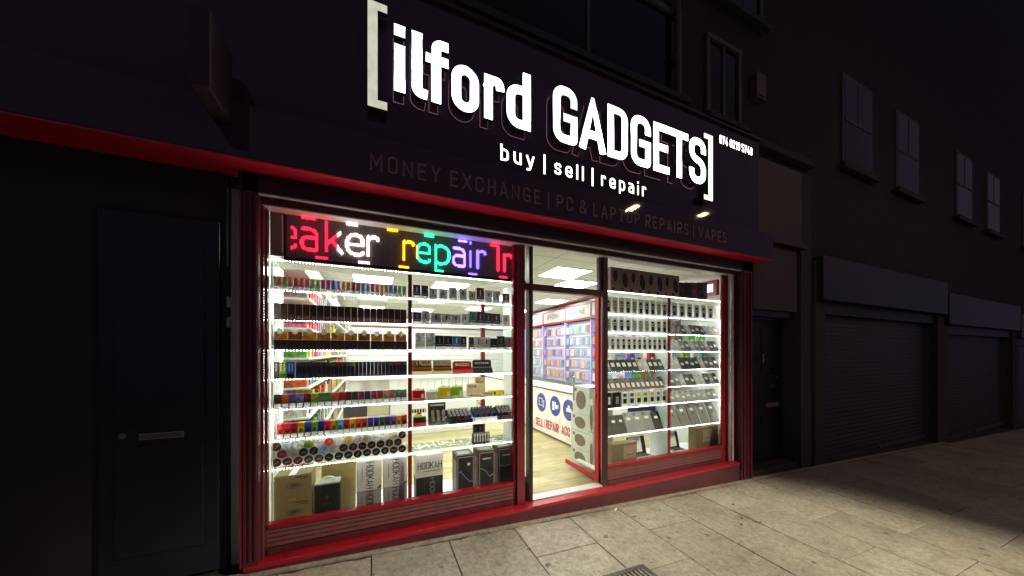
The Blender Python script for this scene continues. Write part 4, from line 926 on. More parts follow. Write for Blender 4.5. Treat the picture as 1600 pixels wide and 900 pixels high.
for (pa, pb2, z0_, yt, Y_, lab) in ((732, 751, SA[4]+.008, 615, .09, 'small kraft box marked RAW at the front left'), (753.5, 772, SA[4]+.008, 612, .09, 'small kraft box marked RAW beside the yellow box'),
                                (729.5, 747, SA[4]+.03, 599, .16, 'lower pale card marked RAW leaning behind the boxes'), (742.5, 758, SA[4]+.05, 589, .20, 'upper pale card marked RAW leaning at the back')):
    x0, x1 = ax(pa, Y_), ax(pb2, Y_); W_ = x1-x0; Ht = az((pa+pb2)/2, yt, Y_)-z0_
    if Ht < .03: Ht = .04
    if 'card' in lab: z0_ = SA[4]+.008; Ht = az((pa+pb2)/2, yt, Y_)-z0_
    o = pb('rolling_paper_box', W_, .05 if 'box' in lab[:10] else .012, Ht, TAN if 'kraft' in lab else mat('pale_tan_card', (.66, .58, .38), .6), None, loc=((x0+x1)/2, Y_, z0_)); tag(o, lab+', fifth shelf', 'box')
    words_in(o, 'RAW', W_*.7, Ht*(.30 if 'box' in lab[:10] or 'kraft' in lab else .66), min(.026, Ht*.5), .0052, -.0002, mat('raw_print', (.30, .05, .02), .6))
x0, x1 = ax(766, .10), ax(786, .10); o = pb('yellow_box', x1-x0, .07, az(776, 610, .10)-SA[4]-.008, CARD, 'd8bc20', loc=((x0+x1)/2, .10, SA[4]+.008)); tag(o, 'yellow box with a dark round figure at the right of the fifth shelf', 'box')
pb('figure_print', .022, .002, .03, CARD, '2c2818', o, (-.02, -.0022, .012)); pb('red_end', .01, .06, .04, CARD, 'b02020', o, ((x1-x0)/2+.006, .005, .01))
# sixth shelf: lighters and card displays
z6 = SA[5]+.008
def lighter_tray(label, pa, pb2, ztop, body, cols, n, caps='606468', tall=False):
    x0, x1 = ax(pa, YP), ax(pb2, YP); W_ = x1-x0; t = thing('lighter_tray', label, 'lighter tray', ((x0+x1)/2, YP-.01, z6), 'lighter trays on the sixth shelf')
    pb('tray', W_, .02, .035, CARD, body, t, (0, -.004, 0)); pb('tray_floor', W_, .16, .018, CARD, body, t, (0, .017, 0)); pb('back_card', W_, .003, .10, CARD, body, t, (0, .178, 0))
    for r_ in range(4):
        for i in range(n):
            l = pb('lighter', W_/n*.72, .016, .045, CARD, cols[(i+r_) % len(cols)], t, (-W_/2+W_/n*(i+.5), .024+.036*r_, .018+.014*r_)); pb('lighter_cap', W_/n*.66, .012, .014, CARD, caps, l, (0, .002, .0455))
    return t
lighter_tray('black lighter tray with silver capped lighters on the sixth shelf', 702, 738, 0, '141416', ['1c2c80', '202024', '8c2028', '18181c', '6c2c7c'], 6, 'a8a8ac')
lighter_tray('white lighter tray with blue, black and red lighters on the sixth shelf', 741, 776, 0, 'd4d6d4', ['1c3cb0', '18181c', '2050a0', '1c5030', '901c30', '18181c'], 8, '50505a')
lighter_tray('dark lighter tray with brown card behind, right end of the sixth shelf', 780, 803, 0, '3a3234', ['2c2426', '443838'], 5, '8c8484')
x0, x1 = ax(671, YP), ax(699, YP); W_ = x1-x0; t = thing('pipe_display', 'grey patterned card display of small metal pipes on the sixth shelf', 'display', ((x0+x1)/2, YP, z6))
pb('back_card', W_, .004, az(685, 631, YP)-z6, PRINT, '3a3430', t, (0, .08, 0)); pb('tray', W_, .07, .06, PRINT, '50483f', t, (0, 0, 0))
for i in range(3):
    for k in range(2): prr('pipe', .026, .02, .065, .008, PRINT, '8c8478', t, (-W_*.3+W_*.3*i, -.006+.02*k, .035+.03*k))
pb('print_line', W_*.8, .002, .014, CARD, 'd8d4cc', t, (0, .0775, az(685, 631, YP)-z6-.03))
x0, x1 = ax(645.5, YP), ax(667, YP); W_ = x1-x0; t = thing('filter_tip_stack', 'little stack of red, white and black packets at the left of the sixth shelf', 'packets', ((x0+x1)/2, YP, z6))
pb('red_packet', W_*.92, .05, .03, CARD, 'b82028', t, (0, 0, 0)); pb('black_packet', W_*.9, .05, .05, CARD, '1c2420', t, (0, .004, .0305)); pb('yellow_packet', W_*.5, .04, .02, CARD, 'd8c420', t, (-W_*.1, .006, .081)); pb('striped_packet', W_, .03, .03, CARD, '202022', t, (0, .05, .115))
for k in range(5): pb('white_stripe', .008, .001, .028, PAPER, None, t, (-W_*.4+W_*.2*k, .0485, .116))
pb('red_block', W_*.3, .03, .03, CARD, 'c41c28', t, (0, .05, .084)); pb('riser', W_*.9, .03, .084, PAPER, None, t, (0, .06, 0))
# seventh shelf: clear glass pieces, clipper box, black case behind
z7 = SA[6]+.008
for i in range(34):
    X = ax(650+i*4.2+random.uniform(-1, 1), .12); a = random.uniform(0, pi); l = random.uniform(.02, .04); Y_ = .12+random.uniform(-.02, .09)
    if 655+i*4.2 > 736 and 655+i*4.2 < 768: Y_ = .22
    m_ = MB().tube((-l*cos(a), -l*sin(a), .009), (l*cos(a), l*sin(a), .009+.018*(i % 2)), .007, 8); m_.tube((l*cos(a), l*sin(a), .004), (l*cos(a), l*sin(a), .03), .011, 8)
    o = m_.build('glass_pipe', MC.get('clear_glass') or mat('clear_glass', (.80, .84, .82), .15, spec=.8)); o.location = (X, Y_, z7); tag(o, f'small clear glass pipe, {oid(i+1)} from the left along the seventh shelf', 'glass pipe', 'clear glass pipes on the seventh shelf')
x0, x1 = ax(739, YP), ax(765, YP); W_ = x1-x0; t = thing('clipper_box', 'small black display box with six upright silver lighters on the seventh shelf', 'lighter box', ((x0+x1)/2, YP, z7))
pb('box', W_, .04, .10, CARD, '1a1a1c', t, (0, 0, 0)); pb('top_strip', W_, .001, .012, CARD, 'a8a8a0', t, (0, -.0012, .086))
for k in range(6): l = pb('lighter', .009, .004, .055, CARD, 'c0c0bc', t, (-W_*.4+W_*.16*k, -.0045, .02)); pb('lighter_cap', .014, .003, .014, CARD, 'd8d8d4', l, (0, -.0005, .0555))
o = pb('black_device', .10, .05, .14, BLACK, None, loc=(ax(748, .30), .30, z7)); tag(o, 'black boxy device standing behind the small lighter box', 'device'); pb('screen', .03, .002, .10, DGREY, None, o, (.02, -.0022, .02)); pb('screen', .025, .002, .10, DGREY, None, o, (-.03, -.0022, .02))
# window floor, right bay
zt_, zm_ = az(650, 713, YC), az(650, 748, YC)
o, W_, H_ = carton('hookah_box', 'silver box marked HOOKAH upright, just right of the middle post', 'box', 650, 692, zt_, zm_+.002, YC, .16, SILV); words_in(o, 'HOOKAH', W_*.9, H_*.36, H_*.32, .0062, 0, BLACK, x0=-W_*.44, gap=.12)
pb('print_line', W_*.6, .001, .005, CARD, '504850', o, (.02, -.0015, H_*.24))
o, W_, H_ = carton('hookah_box', 'dark box marked HOOKAH sideways under the silver one', 'box', 650, 692, zm_, ZB, YC, .16, BLKC); words_in(o, 'HOOKAH', H_*1.05, H_*.95, W_*.20, .005, 0, mat('grey_print', (.22, .20, .19), .5), vert=True, x0=.0, gap=.12)
pb('print_line', .004, .001, H_*.55, CARD, '4c4848', o, (-W_*.2, -.0015, H_*.3))
BOLT = mat('lightning_print', (.20, .22, .52), .5); BORD = mat('ornate_border', (.30, .20, .16), .5, noise=.4, scale=90)
for i, (pa, pb2, lab) in enumerate(((714, 741, 'with a round seal, left one of three'), (748, 773, 'middle one of three'), (779, 802, 'right one of three'))):
    zt_ = az(pa, (713, 706, 700)[i], YC)
    o, W_, H_ = carton('hookah_box', f'tall black lightning patterned hookah box {lab}', 'box', pa, pb2, zt_, ZB, YC, .19, BLKC, None, 'tall black hookah boxes')
    for (bx, bz, bw, bh) in ((-W_*.45, .02, .009, H_-.04), (W_*.45, .02, .009, H_-.04), (0, H_-.022, W_*.88, .009)): pb('ornate_border', bw, .001, bh, BORD, None, o, (bx, -.0014, bz))
    m_ = MB(); q = [(-W_*.40, H_*.60)]
    while q[-1][0] < W_*.38: q.append((q[-1][0]+random.uniform(.010, .022), q[-1][1]+(random.uniform(-.035, .018) if i != 2 else random.uniform(-.02, .02))))
    for a, b in zip(q, q[1:]): m_.prism([(a[0], a[1]-.004), (b[0], b[1]-.004), (b[0], b[1]+.004), (a[0], a[1]+.004)], -.0022-.0001*(len(m_.v) % 5), -.001)
    m_.build('lightning', BOLT, o)
    if i: words_in(o, 'HOOKAH', W_*.5, H_*.80, .016, .003, -.0002, LTXT, gap=.15)
    else: MB().tube((.03, -.0025, H_*.78), (.03, -.001, H_*.78), .014, 16).build('round_seal', LTXT, o)
    pb('side_print', .001, .12, H_*.7, CARD, '8c7c74', o, (-W_/2-.0006, .02, H_*.15)); pb('top_print', W_*.7, .10, .001, CARD, '9c9088', o, (0, .04, H_+.0002))

# ================================================================== GOODS, RIGHT WINDOW
YQ = .095
OVAL = [(.5*cos(2*pi*k/20), .5*sin(2*pi*k/20)) for k in range(20)]
def oval(parent, cx, cz, w_, h_, rot, m, y=-.0022, name='device_picture'):
    P_ = []
    for x, z in OVAL:
        x *= w_; z *= h_; P_.append((cx+x*cos(rot)-z*sin(rot), cz+x*sin(rot)+z*cos(rot)))
    return MB().prism(P_, y, y+.0015).build(name, m, parent)
z0 = SB[0]+.008; KB = mat('brown_printed_card', (.26, .14, .12), .6, noise=.15, scale=14)
eds = [950, 954, 969, 983, 996, 1010, 1024, 1037, 1048, 1061.5]
for i in range(1, 9):
    pa, pb2 = eds[i]+.3, eds[i+1]-.3; x0, x1 = ax(pa, YQ), ax(pb2, YQ); W_ = x1-x0; Ht = az(pa, 416+(pa-950)*.14, YQ)-z0
    o = pb('speaker_box', W_, .10, Ht, KB, None, loc=((x0+x1)/2, YQ, z0)); tag(o, f'brown box with a black oval print, {oid(i)} from the left above the top shelf', 'box', 'brown boxes above the right racks')
    if i % 2: oval(o, 0, Ht*.66, W_*.48, Ht*.45, .0, BLACK)
    else: oval(o, W_*.05, Ht*.52, W_*.60, Ht*.66, .16, BLACK); 
    pb('small_print', W_*.3, .001, Ht*.12, CARD, '2c1c1a', o, (-W_*.22, -.0013, Ht*.06))
for i, (pa, pb2, ch, cn) in enumerate(((1062.5, 1071, '4a1c1c', 'dark red'), (1071.5, 1079, '1c241c', 'dark green'), (1080, 1090, '6c2c20', 'rust brown'), (1091, 1098, '24301f', 'dark green mottled'), (1099, 1105, '5c5654', 'grey'))):
    x0, x1 = ax(pa, YQ), ax(pb2, YQ); o = pb('toy_box', x1-x0, .08, az(pa, 441+(pa-1062)*.0, YQ)-z0, PRINT, ch, loc=((x0+x1)/2, YQ, z0)); tag(o, f'{cn} box near the right end above the top shelf', 'box'); pb('print_panel', (x1-x0)*.6, .001, .05, CARD, tuple(x*1.8 for x in lin(ch)), o, (0, -.0014, .08))
def phone_box(X, zs, W_, Ht, dark, lab, grp, d_=.03):
    o = pb('phone_box', W_, d_, Ht, PAPER, None, loc=(X, YQ, zs+.008)); tag(o, lab, 'phone box', grp)
    pb('phone_picture', W_*.55, .001, Ht*.30, CARD, dark, o, (0, -.0014, Ht*.12)); pb('phone_picture', W_*.50, .001, Ht*.16, CARD, dark, o, (-W_*.04, -.0014, Ht*.62)); pb('grey_band', W_*.6, .001, Ht*.10, CARD, '9c9894', o, (0, -.0013, Ht*.47))
    return o
dk = [('black', '141416'), ('tan', '9c8c74'), ('brown', '8a6a50'), ('maroon', '3c161c'), ('rose', 'a88478'), ('dark red', '40202a'), ('black', '121214'), ('black', '141418'), ('beige', '9c947c'), ('brown', '7c5c48')]
P, p = xs(10, 945, 1043, YQ)
for i, X in enumerate(P):
    if X-p/2 < WR0: X = WR0+p*.42
    phone_box(X, SB[1], p*.80, hp(1000, 470, 495, YQ), dk[i][1], f'white phone box with {dk[i][0]} picture, {oid(i+1)} from the left, row one', 'boxed phones, row one of the middle bay')
dk2 = [('grey', '8c8c8c'), ('brown', '4c3c3c'), ('blue', '202c5c'), ('dark', '28222c'), ('pale', 'b0acb0'), ('silver', 'a4a49c'), ('sand', 'a8a088'), ('dark', '2c2624'), ('dark', '24242c'), ('dark brown', '302826')]
for i, X in enumerate(P):
    if X-p/2 < WR0: X = WR0+p*.42
    phone_box(X, SB[2], p*.82, hp(1000, 498, 522, YQ), dk2[i][1], f'white phone box with {dk2[i][0]} picture, {oid(i+1)} from the left, row two', 'boxed phones, row two of the middle bay')
P, p = xs(12, 944, 1042, YQ)
for i, X in enumerate(P):
    if X-p/2 < WR0: X = WR0+p*.42
    phone_box(X, SB[3], p*.82, hp(1000, 527, 549, YQ), '1a1a1c' if i > 2 else '5c5a54', f'small white box with black picture, {oid(i+1)} from the left, row three', 'boxed chargers, row three of the middle bay')
def slanted(name, cat, X, zs, W_, Ht, body, tagc, tilt, lab, grp, yaw=0, logo=False, tagz=.35, tagw=.62, tagh=.34, Y=None):
    o = prr(name, W_, .009, Ht, .010 if W_ > .06 else .007, CARD, body, loc=(X, (YQ-.01) if Y is None else Y, zs+.010)); o.rotation_euler = (-tilt, 0, yaw); tag(o, lab, cat, grp)
    if tagc: pb('price_tag', W_*tagw, .001, Ht*tagh, PAPER if tagc == 1 else CARD, None if tagc == 1 else tagc, o, (0, -.0012, Ht*tagz))
    prr('camera_bump', W_*.30, .002, Ht*.14, .003, CARD, tuple(x*.5 for x in (lin(body))), o, (-W_*.25, -.0022, Ht*.80))
    if logo: oval(o, 0, Ht*.52, .020, .024, 0, BLACK, name='round_mark')
    pb('stand_lip', W_*.8, .012, .006, ACR, None, o, (0, -.014, -.004))
    return o
P, p = xs(11, 946, 1038, YQ)
bc = ['8c8c94', '1c1a1c', '242224', '1a1a20', '202024', '30282c', 'c8b8b8', 'd8d4d4', '28242c', '3a3632', '50504c']
for i, X in enumerate(P):
    if X-p/2 < WR0: X = WR0+p*.45
    slanted('smartphone', 'phone', X, SB[4], p*.92, .145, bc[i], 1, .50, f'slanted phone with white price card, {oid(i+1)} from the left, row four', 'slanted phones on row four')
P, p = xs(12, 946, 1038, YQ)
for i, X in enumerate(P):
    if X-p/2 < WR0: X = WR0+p*.45
    slanted('smartphone', 'phone', X, SB[5], p*.96, .135, ('5c5a58', '6c6866', '504c4a')[i % 3], 1, .50, f'grey slanted phone with price card, {oid(i+1)} from the left, row five', 'slanted phones on row five', tagh=.42, tagz=.1)
x0, x1 = WR0+.01, qa-.01
tag(B('shelf_edge_strip', mat('orange_edge', (.42, .10, .05), .4), x0, x1, .060, .0635, SB[5]-.004, SB[5]+.008), 'thin orange edging strip along the fifth shelf of phones', 'edging strip'); tag(B('shelf_edge_strip', mat('blue_edge', (.06, .10, .30), .4), x0, x1, .060, .0635, SB[4]-.004, SB[4]+.008), 'thin blue edging strip along the fourth shelf of phones', 'edging strip')
bx = [(948, 956, 'black framed', '141414', None), (959, 970, 'black', '161416', None), (972, 981, 'white and navy', 'd8d8d4', '2c3c54'), (983, 992, 'white and blue', 'd4d4d0', '34485c'), (994, 1003, 'white and yellow', 'd8d8cc', 'd0b820'), (1004, 1013, 'white and green', 'd4d8cc', '6ca83c'), (1015, 1023, 'white and amber', 'd8d8cc', 'c8a820'), (1025, 1032, 'white and blue-grey', 'd4d4d4', '54648c'), (1034, 1041, 'white and lime', 'd4d8cc', '78a848')]
for i, (pa, pb2, cn, ch, ac) in enumerate(bx):
    x0, x1 = max(ax(pa, YQ), WR0+.01), ax(pb2, YQ); W_ = x1-x0; Ht = az((pa+pb2)/2, 614-i*.6, YQ)-SB[6]-.008
    o = pb('accessory_box', W_, .03, Ht, CARD, ch, loc=((x0+x1)/2, YQ, SB[6]+.008)); tag(o, f'{cn} accessory box, {oid(i+1)} from the left, sixth shelf, middle bay', 'box', 'accessory boxes on the sixth shelf')
    if ac: pb('coloured_panel', W_*.55, .001, Ht*.22, CARD, ac, o, (0, -.0013, Ht*.68)); prr('product_picture', W_*.6, .001, Ht*.34, .004, CARD, '1c1a20', o, (0, -.0013, Ht*.2))
    else: pb('product_picture', W_*.4, .001, Ht*.5, CARD, 'd0d0cc' if i == 0 else '8c8c90', o, (0, -.0013, Ht*.22))
tabs = [(945, 957, '18171c', 0), (957, 969, '19181e', 0), (968.5, 980, '18171d', 0), (980, 994, '8c8e90', 0), (993.5, 1008, '909294', 0), (1007.5, 1023, '8a8c8e', 0), (1023.5, 1036, '242224', 0)]
for i, (pa, pb2, ch, lg) in enumerate(tabs):
    x0, x1 = ax(pa, YQ), ax(pb2, YQ)
    if x0 < WR0: x0 = WR0+.005
    cn = 'black' if i < 3 or i == 6 else 'silver'
    slanted('tablet', 'tablet', (x0+x1)/2, SB[7], x1-x0-.004, .245 if cn == 'silver' else .225, ch, 1, .42, f'{cn} tablet leaning back, {oid(i+1)} from the left, bottom shelf, middle bay', 'tablets on the bottom shelf', tagz=.60, tagw=.42, tagh=.13)
# right bay
P, p = xs(7, 1048, 1126, YQ)
for i, X in enumerate(P):
    phone_box(X, SB[1], p*.70, hp(1090, 477, 497, YQ)*1.1, ('3c3c50', '30303c', '2c2c34', '34303c', '302c38', '28282c', 'b0a48c')[i], f'white phone box with round dark picture, {oid(i+1)} from the left, right bay', 'boxed phones on the top shelf of the right bay')
for i, (a, b, ch) in enumerate(((1047.5, 1055, 'b8b4ac'), (1056, 1064, '8c8880'))):
    x0, x1 = ax(a, YQ), ax(b, YQ); o = pb('phone_box', x1-x0-.004, .04, hp(1055, 499, 521, YQ), PRINT, ch, loc=((x0+x1)/2, YQ, SB[2]+.008)); tag(o, ('pale', 'grey')[i]+' upright phone box at the left of the second shelf, right bay', 'phone box'); pb('phone_picture', .03, .001, .07, CARD, 'd8d4cc', o, (0, -.0013, .03))
rows = [(2, 1065, 1124, 8, ['28262e', 'c8c6c2', '34303a', '302e38', '2c2a34', 'd0ccc8', 'c8c8c4', 'a8a8a4'], .145), (3, 1048, 1124, 10, ['d8d8d4', 'd4d4d0', '8c9088', '70746c', 'd0d0cc', '9c9c98', '7c6c74', 'c8bca8', '34323a', '403c40'], .150),
        (4, 1048, 1124, 10, ['c8ccc8', 'd4d4d0', '1c1c20', '18181c', '1c1a1e', '201e20', 'c8ccc8', '504a44', '5c5048', '28262c'], .165), (5, 1048, 1124, 10, ['70706c', '8c8c8a', 'c4c8c4', '5c5c5a', '545452', 'd0d4d4', 'c8ccd0', '302e30', '8c8c88', '28201f'], .155),
        (6, 1048, 1122, 9, ['9c9e9a', 'a8aaa6', 'a4a8a4', 'b0b2ae', 'a4a6a2', 'b4b6b4', 'bcbcb8', 'a0a29e', '8c8e8a'], .150)]
nmr = {2: 'second', 3: 'third', 4: 'fourth', 5: 'fifth', 6: 'sixth'}
for (si, pa, pb2, n, cols, Ht) in rows:
    P, p = xs(n, pa, pb2, YQ)
    for i, X in enumerate(P):
        slanted('smartphone', 'phone', X, SB[si], p*.92, Ht, cols[i], 1, .48, f'slanted phone with price card, {oid(i+1)} from the left, {nmr[si]} shelf, right bay', f'slanted phones on the {nmr[si]} shelf, right bay', tagh=.22, tagz=.30+.12*((i*3) % 2))
P, p = xs(5, 1046.5, 1124, YQ)
for i, X in enumerate(P):
    slanted('tablet', 'tablet', X+.01, SB[7], p*.88, .285, ('8c8a86', '8a8884', '868480', '908e8a', '7c7a76')[i], 1, .42, f'large silver tablet with dark round mark, {oid(i+1)} of five, right bay', 'large tablets leaning on the bottom shelf', logo=True, tagz=.66, tagw=.36, tagh=.12)
# coloured boxes standing behind the slanted phones
for (pa, pb2, si, ch, cn, Hh) in ((961, 977, 4, 'b0b2ac', 'pale box with grey pill print', .20), (984, 992, 4, '6c50a8', 'violet box', .20), (993, 1004, 4, 'c8ccc8', 'white box with dark dot', .20), (1015, 1023, 4, 'c8281c', 'red box', .21), (1024, 1032, 4, 'a8b8a0', 'sage box', .20),
                               (987, 993, 5, '4ab0c0', 'turquoise box', .20), (997, 1003, 5, '86b81c', 'lime box', .20), (1006, 1012, 5, 'd07c34', 'orange box', .20), (1014, 1018, 5, '8cc08c', 'mint box', .20), (1020, 1026, 5, 'd8904c', 'amber box', .20), (1040, 1050, 6, '2c9cb0', 'teal box', .2), (985, 1028, 7, '544a78', 'dusky violet carton', .30),
                               (1048, 1054, 3, 'c08c6c', 'tan box', .22), (1058, 1066, 3, '54685c', 'dark green box', .22), (1076, 1086, 3, '6cb04c', 'green box', .22), (1092, 1102, 3, '78b850', 'leaf green box', .22), (1068, 1078, 4, '86b82c', 'lime box', .23), (1050, 1060, 4, 'd8c8c4', 'pinkish box', .22), (1084, 1092, 4, 'd0d4cc', 'white framed box', .22), (1096, 1106, 4, '5c9c74', 'green framed box', .22),
                               (1049, 1055, 6, 'e0b020', 'yellow duck-coloured box', .20), (1060, 1068, 7, '2c8c94', 'teal box', .30), (1074, 1086, 7, 'a8483c', 'brick red box', .30)):
    Y_ = .26; x0, x1 = ax(pa, Y_), ax(pb2, Y_); o = pb('accessory_box', x1-x0, .05, Hh, CARD, ch, loc=((x0+x1)/2, Y_, SB[si]+.008))
    tag(o, f'{cn} behind slanted goods, shelf {("", "", "", "three", "four", "five", "six", "seven")[si]}'+(', right bay' if pa > 1045 else ', middle bay'), 'box'); prr('print_panel', (x1-x0)*.5, .001, .04, .006, CARD, 'e0e0dc' if ch not in ('c8ccc8', 'd0d4cc') else '303438', o, (0, -.0013, Hh*.55))
# window floor: cardboard cartons, laptops
KD = mat('kraft_print_dark', (.16, .11, .07), .6, noise=.2, scale=12)
o, W_, H_ = carton('cardboard_carton', 'brown cardboard carton with a pale sticker, left end of the right window', 'carton', 957, 995, az(962, 694, YC), ZB, YC, .10, KRAFT)
pb('printed_front', W_*.99, .002, H_*.97, KD, None, o, (0, -.0024, .0)); pb('sticker', W_*.52, .001, H_*.52, mat('tan_sticker', (.30, .20, .15), .6), None, o, (W_*.2, -.0038, H_*.36)); pb('print_line', W_*.3, .001, .006, CARD, '30241c', o, (W_*.2, -.0050, H_*.50))
o, W_, H_ = carton('cardboard_carton', 'brown cardboard carton with a grey sticker, right end of the right window', 'carton', 1087, 1124, az(1090, 668, YC), ZB, YC, .11, KRAFT)
pb('printed_front', W_*.99, .002, H_*.97, KD, None, o, (0, -.0024, .0)); pb('sticker', W_*.40, .001, H_*.46, mat('grey_sticker', (.26, .21, .18), .6), None, o, (-W_*.02, -.0038, H_*.44)); pb('print_line', W_*.2, .001, .006, CARD, '30241c', o, (0, -.0050, H_*.56))
def laptop(pa, pb2, lab, Y_=.26):
    x0, x1 = ax(pa, Y_), ax(pb2, Y_); W_ = x1-x0; t = thing('laptop', lab, 'laptop', ((x0+x1)/2, Y_, ZB+.06), 'laptops on the floor of the right window')
    pb('stand', W_*.9, .20, .06, WHITE, None, t, (0, -.10, -.06)); pb('keyboard_base', W_, .17, .012, CARD, '9c9c98', t, (0, -.15, .0005)); k = pb('keys', W_*.86, .09, .002, CARD, '3c3c3c', t, (0, -.08, .013))
    sc = pb('screen', W_, .008, .22, CARD, '2c2a2a', t, (0, .02, .012)); sc.rotation_euler = (-.22, 0, 0); pb('paper_on_screen', W_*.70, .001, .19, PAPER, None, sc, (-W_*.08, -.0012, .025)); pb('print_line', W_*.2, .001, .005, CARD, '5c5c5c', sc, (0, -.0026, .05))
laptop(985, 1012, 'open laptop with a white sheet on its screen, beside the left carton'); laptop(1046, 1064, 'open laptop with a white sheet on its screen, right of the thin red post')

# ================================================================== INSIDE THE SHOP
PANE = emit('ceiling_panel_light', (.98, .99, .96), PANEL_E)
k = 0
for (X, Y) in ((2.335, .90), (2.93, 1.50), (-.27, 2.45), (.98, 2.45), (3.53, 3.3), (2.33, 3.3), (-.27, 4.25), (.98, 4.25), (2.33, 5.1), (3.53, 5.1), (-.27, 6.05), (.98, 6.05), (.33, .72), (-.25, .72), (3.9, .9)):
    t = thing('ceiling_light', 'square white ceiling light panel in the tiled ceiling, '+('just inside the doorway' if k == 0 else 'second inside the doorway' if k == 1 else f'{oid(k+1)} counting back through the shop'), 'ceiling light', (X+.3, Y+.3, ZC), 'square ceiling lights'); k += 1
    MB().box(-.285, .285, -.285, .285, -.014, -.012).build('diffuser', PANE, t); f_ = MB()
    for a in ((-.298, .298, -.298, -.286), (-.298, .298, .286, .298), (-.298, -.286, -.2859, .2859), (.286, .298, -.2859, .2859)): f_.box(a[0], a[1], a[2], a[3], -.016, -.001)
    f_.build('frame', WHITE, t)
def atX(px, py, Xp):
    u = (px-800)/F; kk = Xp/(u*c+s); return kk*(c-u*s)-D, H+(HY-py)/F*kk
XC = 2.915
ct = thing('shop_counter', 'long white counter with blue round icons and red words along its front', 'counter', (0, 0, 0))
B('front', WHITE, XC, XC+.04, .95, 6.2, ZF, .955, ct, .003); B('top', WHITE, XC-.01, XC+.5, .95, 6.2, .9555, .975, ct, .003); B('skirting', mat('brown_skirting', (.20, .07, .05), .5), XC-.008, XC-.0005, .95, 6.2, ZF, ZF+.025, ct)
B('edge_strip', BROWN, XC-.014, XC-.0105, .95, 6.2, .935, .955, ct)
for Y_ in (1.2, 2.15, 3.1, 4.05, 5.0): B('glass_screen', MC['window_glass'], XC+.02, XC+.026, Y_, Y_+.9, .976, 1.45, ct)
BLUE = mat('icon_blue', (.035, .06, .34), .45)
def discx(pcx, pcy, rw, kind):
    Yc, Zc = atX(pcx, pcy, XC); Yr, _ = atX(pcx+rw, pcy, XC); r = .172
    d_ = MB().tube((XC-.003, Yc, Zc), (XC-.0005, Yc, Zc), r, 32).build('icon_disc', BLUE, ct, smooth=False)
    m_ = MB(); X0, X1 = XC-.0045, XC-.0032
    def bx_(ya, yb, za, zb):
        ya, yb, za, zb = [q*1.5 for q in (ya, yb, za, zb)]; m_.box(X0, X1, Yc-yb, Yc-ya, Zc+za, Zc+zb)
    if kind == 0:
        for a in ((-.06, .03, .045, .055), (-.06, .03, -.04, -.03), (-.06, -.05, -.0299, .0449), (.02, .03, .0, .0449), (.04, .07, .02, .03), (.04, .07, -.055, -.045), (.04, .048, -.0449, .0199), (.062, .07, -.0449, .0199)): bx_(*a)
    elif kind == 1:
        bx_(-.06, -.01, -.05, .05); bx_(.0, .05, -.03, .02); bx_(.0, .02, .021, .05); bx_(.055, .075, -.02, .02)
    else: bx_(-.05, .05, -.02, .02); bx_(-.02, .02, .021, .05)
    m_.build('icon_symbol', WHITE, d_)
discx(846, 628.5, 7, 0); discx(867.3, 634.5, 8, 1); discx(889, 641, 8, 2)
def lettersX(text, pa, pb2, py_mid, hgt, stroke, Xp, m, parent, Y0=None, Y1=None, gap=.15):
    if Y0 is None: Y0, zc = atX(pa, py_mid[0], Xp); Y1, zc2 = atX(pb2, py_mid[1], Xp); zc = (zc+zc2)/2
    else: zc = py_mid
    e_ = bpy.data.objects.new('tmp', None); L_ = lettering(text, 0, abs(Y0-Y1), 0, hgt, stroke, -.0015, 0, m, None, gap, 'letters'); mb_ = MB()
    for o in L_: mb_.add([(Xp+v.co.y, max(Y0, Y1)-v.co.x, zc-hgt/2+v.co.z) for v in o.data.vertices], [tuple(p_.vertices) for p_ in o.data.polygons])
    for o in L_: bpy.data.objects.remove(o)
    bpy.data.objects.remove(e_); r = mb_.build('lettering', m); r.parent = parent
    if parent: r.matrix_parent_inverse = Matrix.Translation(parent.location).inverted()
    return r
REDT = mat('red_print', (.50, .02, .03), .5)
lettersX('SELL', 837.4, 848.6, (655.5, 663), .150, .022, XC-.003, REDT, ct); lettersX('REPAIR', 852.8, 873, (662, 670), .150, .022, XC-.003, REDT, ct); lettersX('ACC', 877.5, 890.5, (671, 676), .150, .022, XC-.003, REDT, ct)
for p_ in (834.6, 850.6, 875.2):
    Y_, _z = atX(p_, 660, XC); B('divider_line', mat('grey_line', (.3, .28, .28), .5), XC-.0035, XC-.0028, Y_-.006, Y_+.006, atX(p_, 660, XC)[1]-.09, atX(p_, 660, XC)[1]+.06, ct)
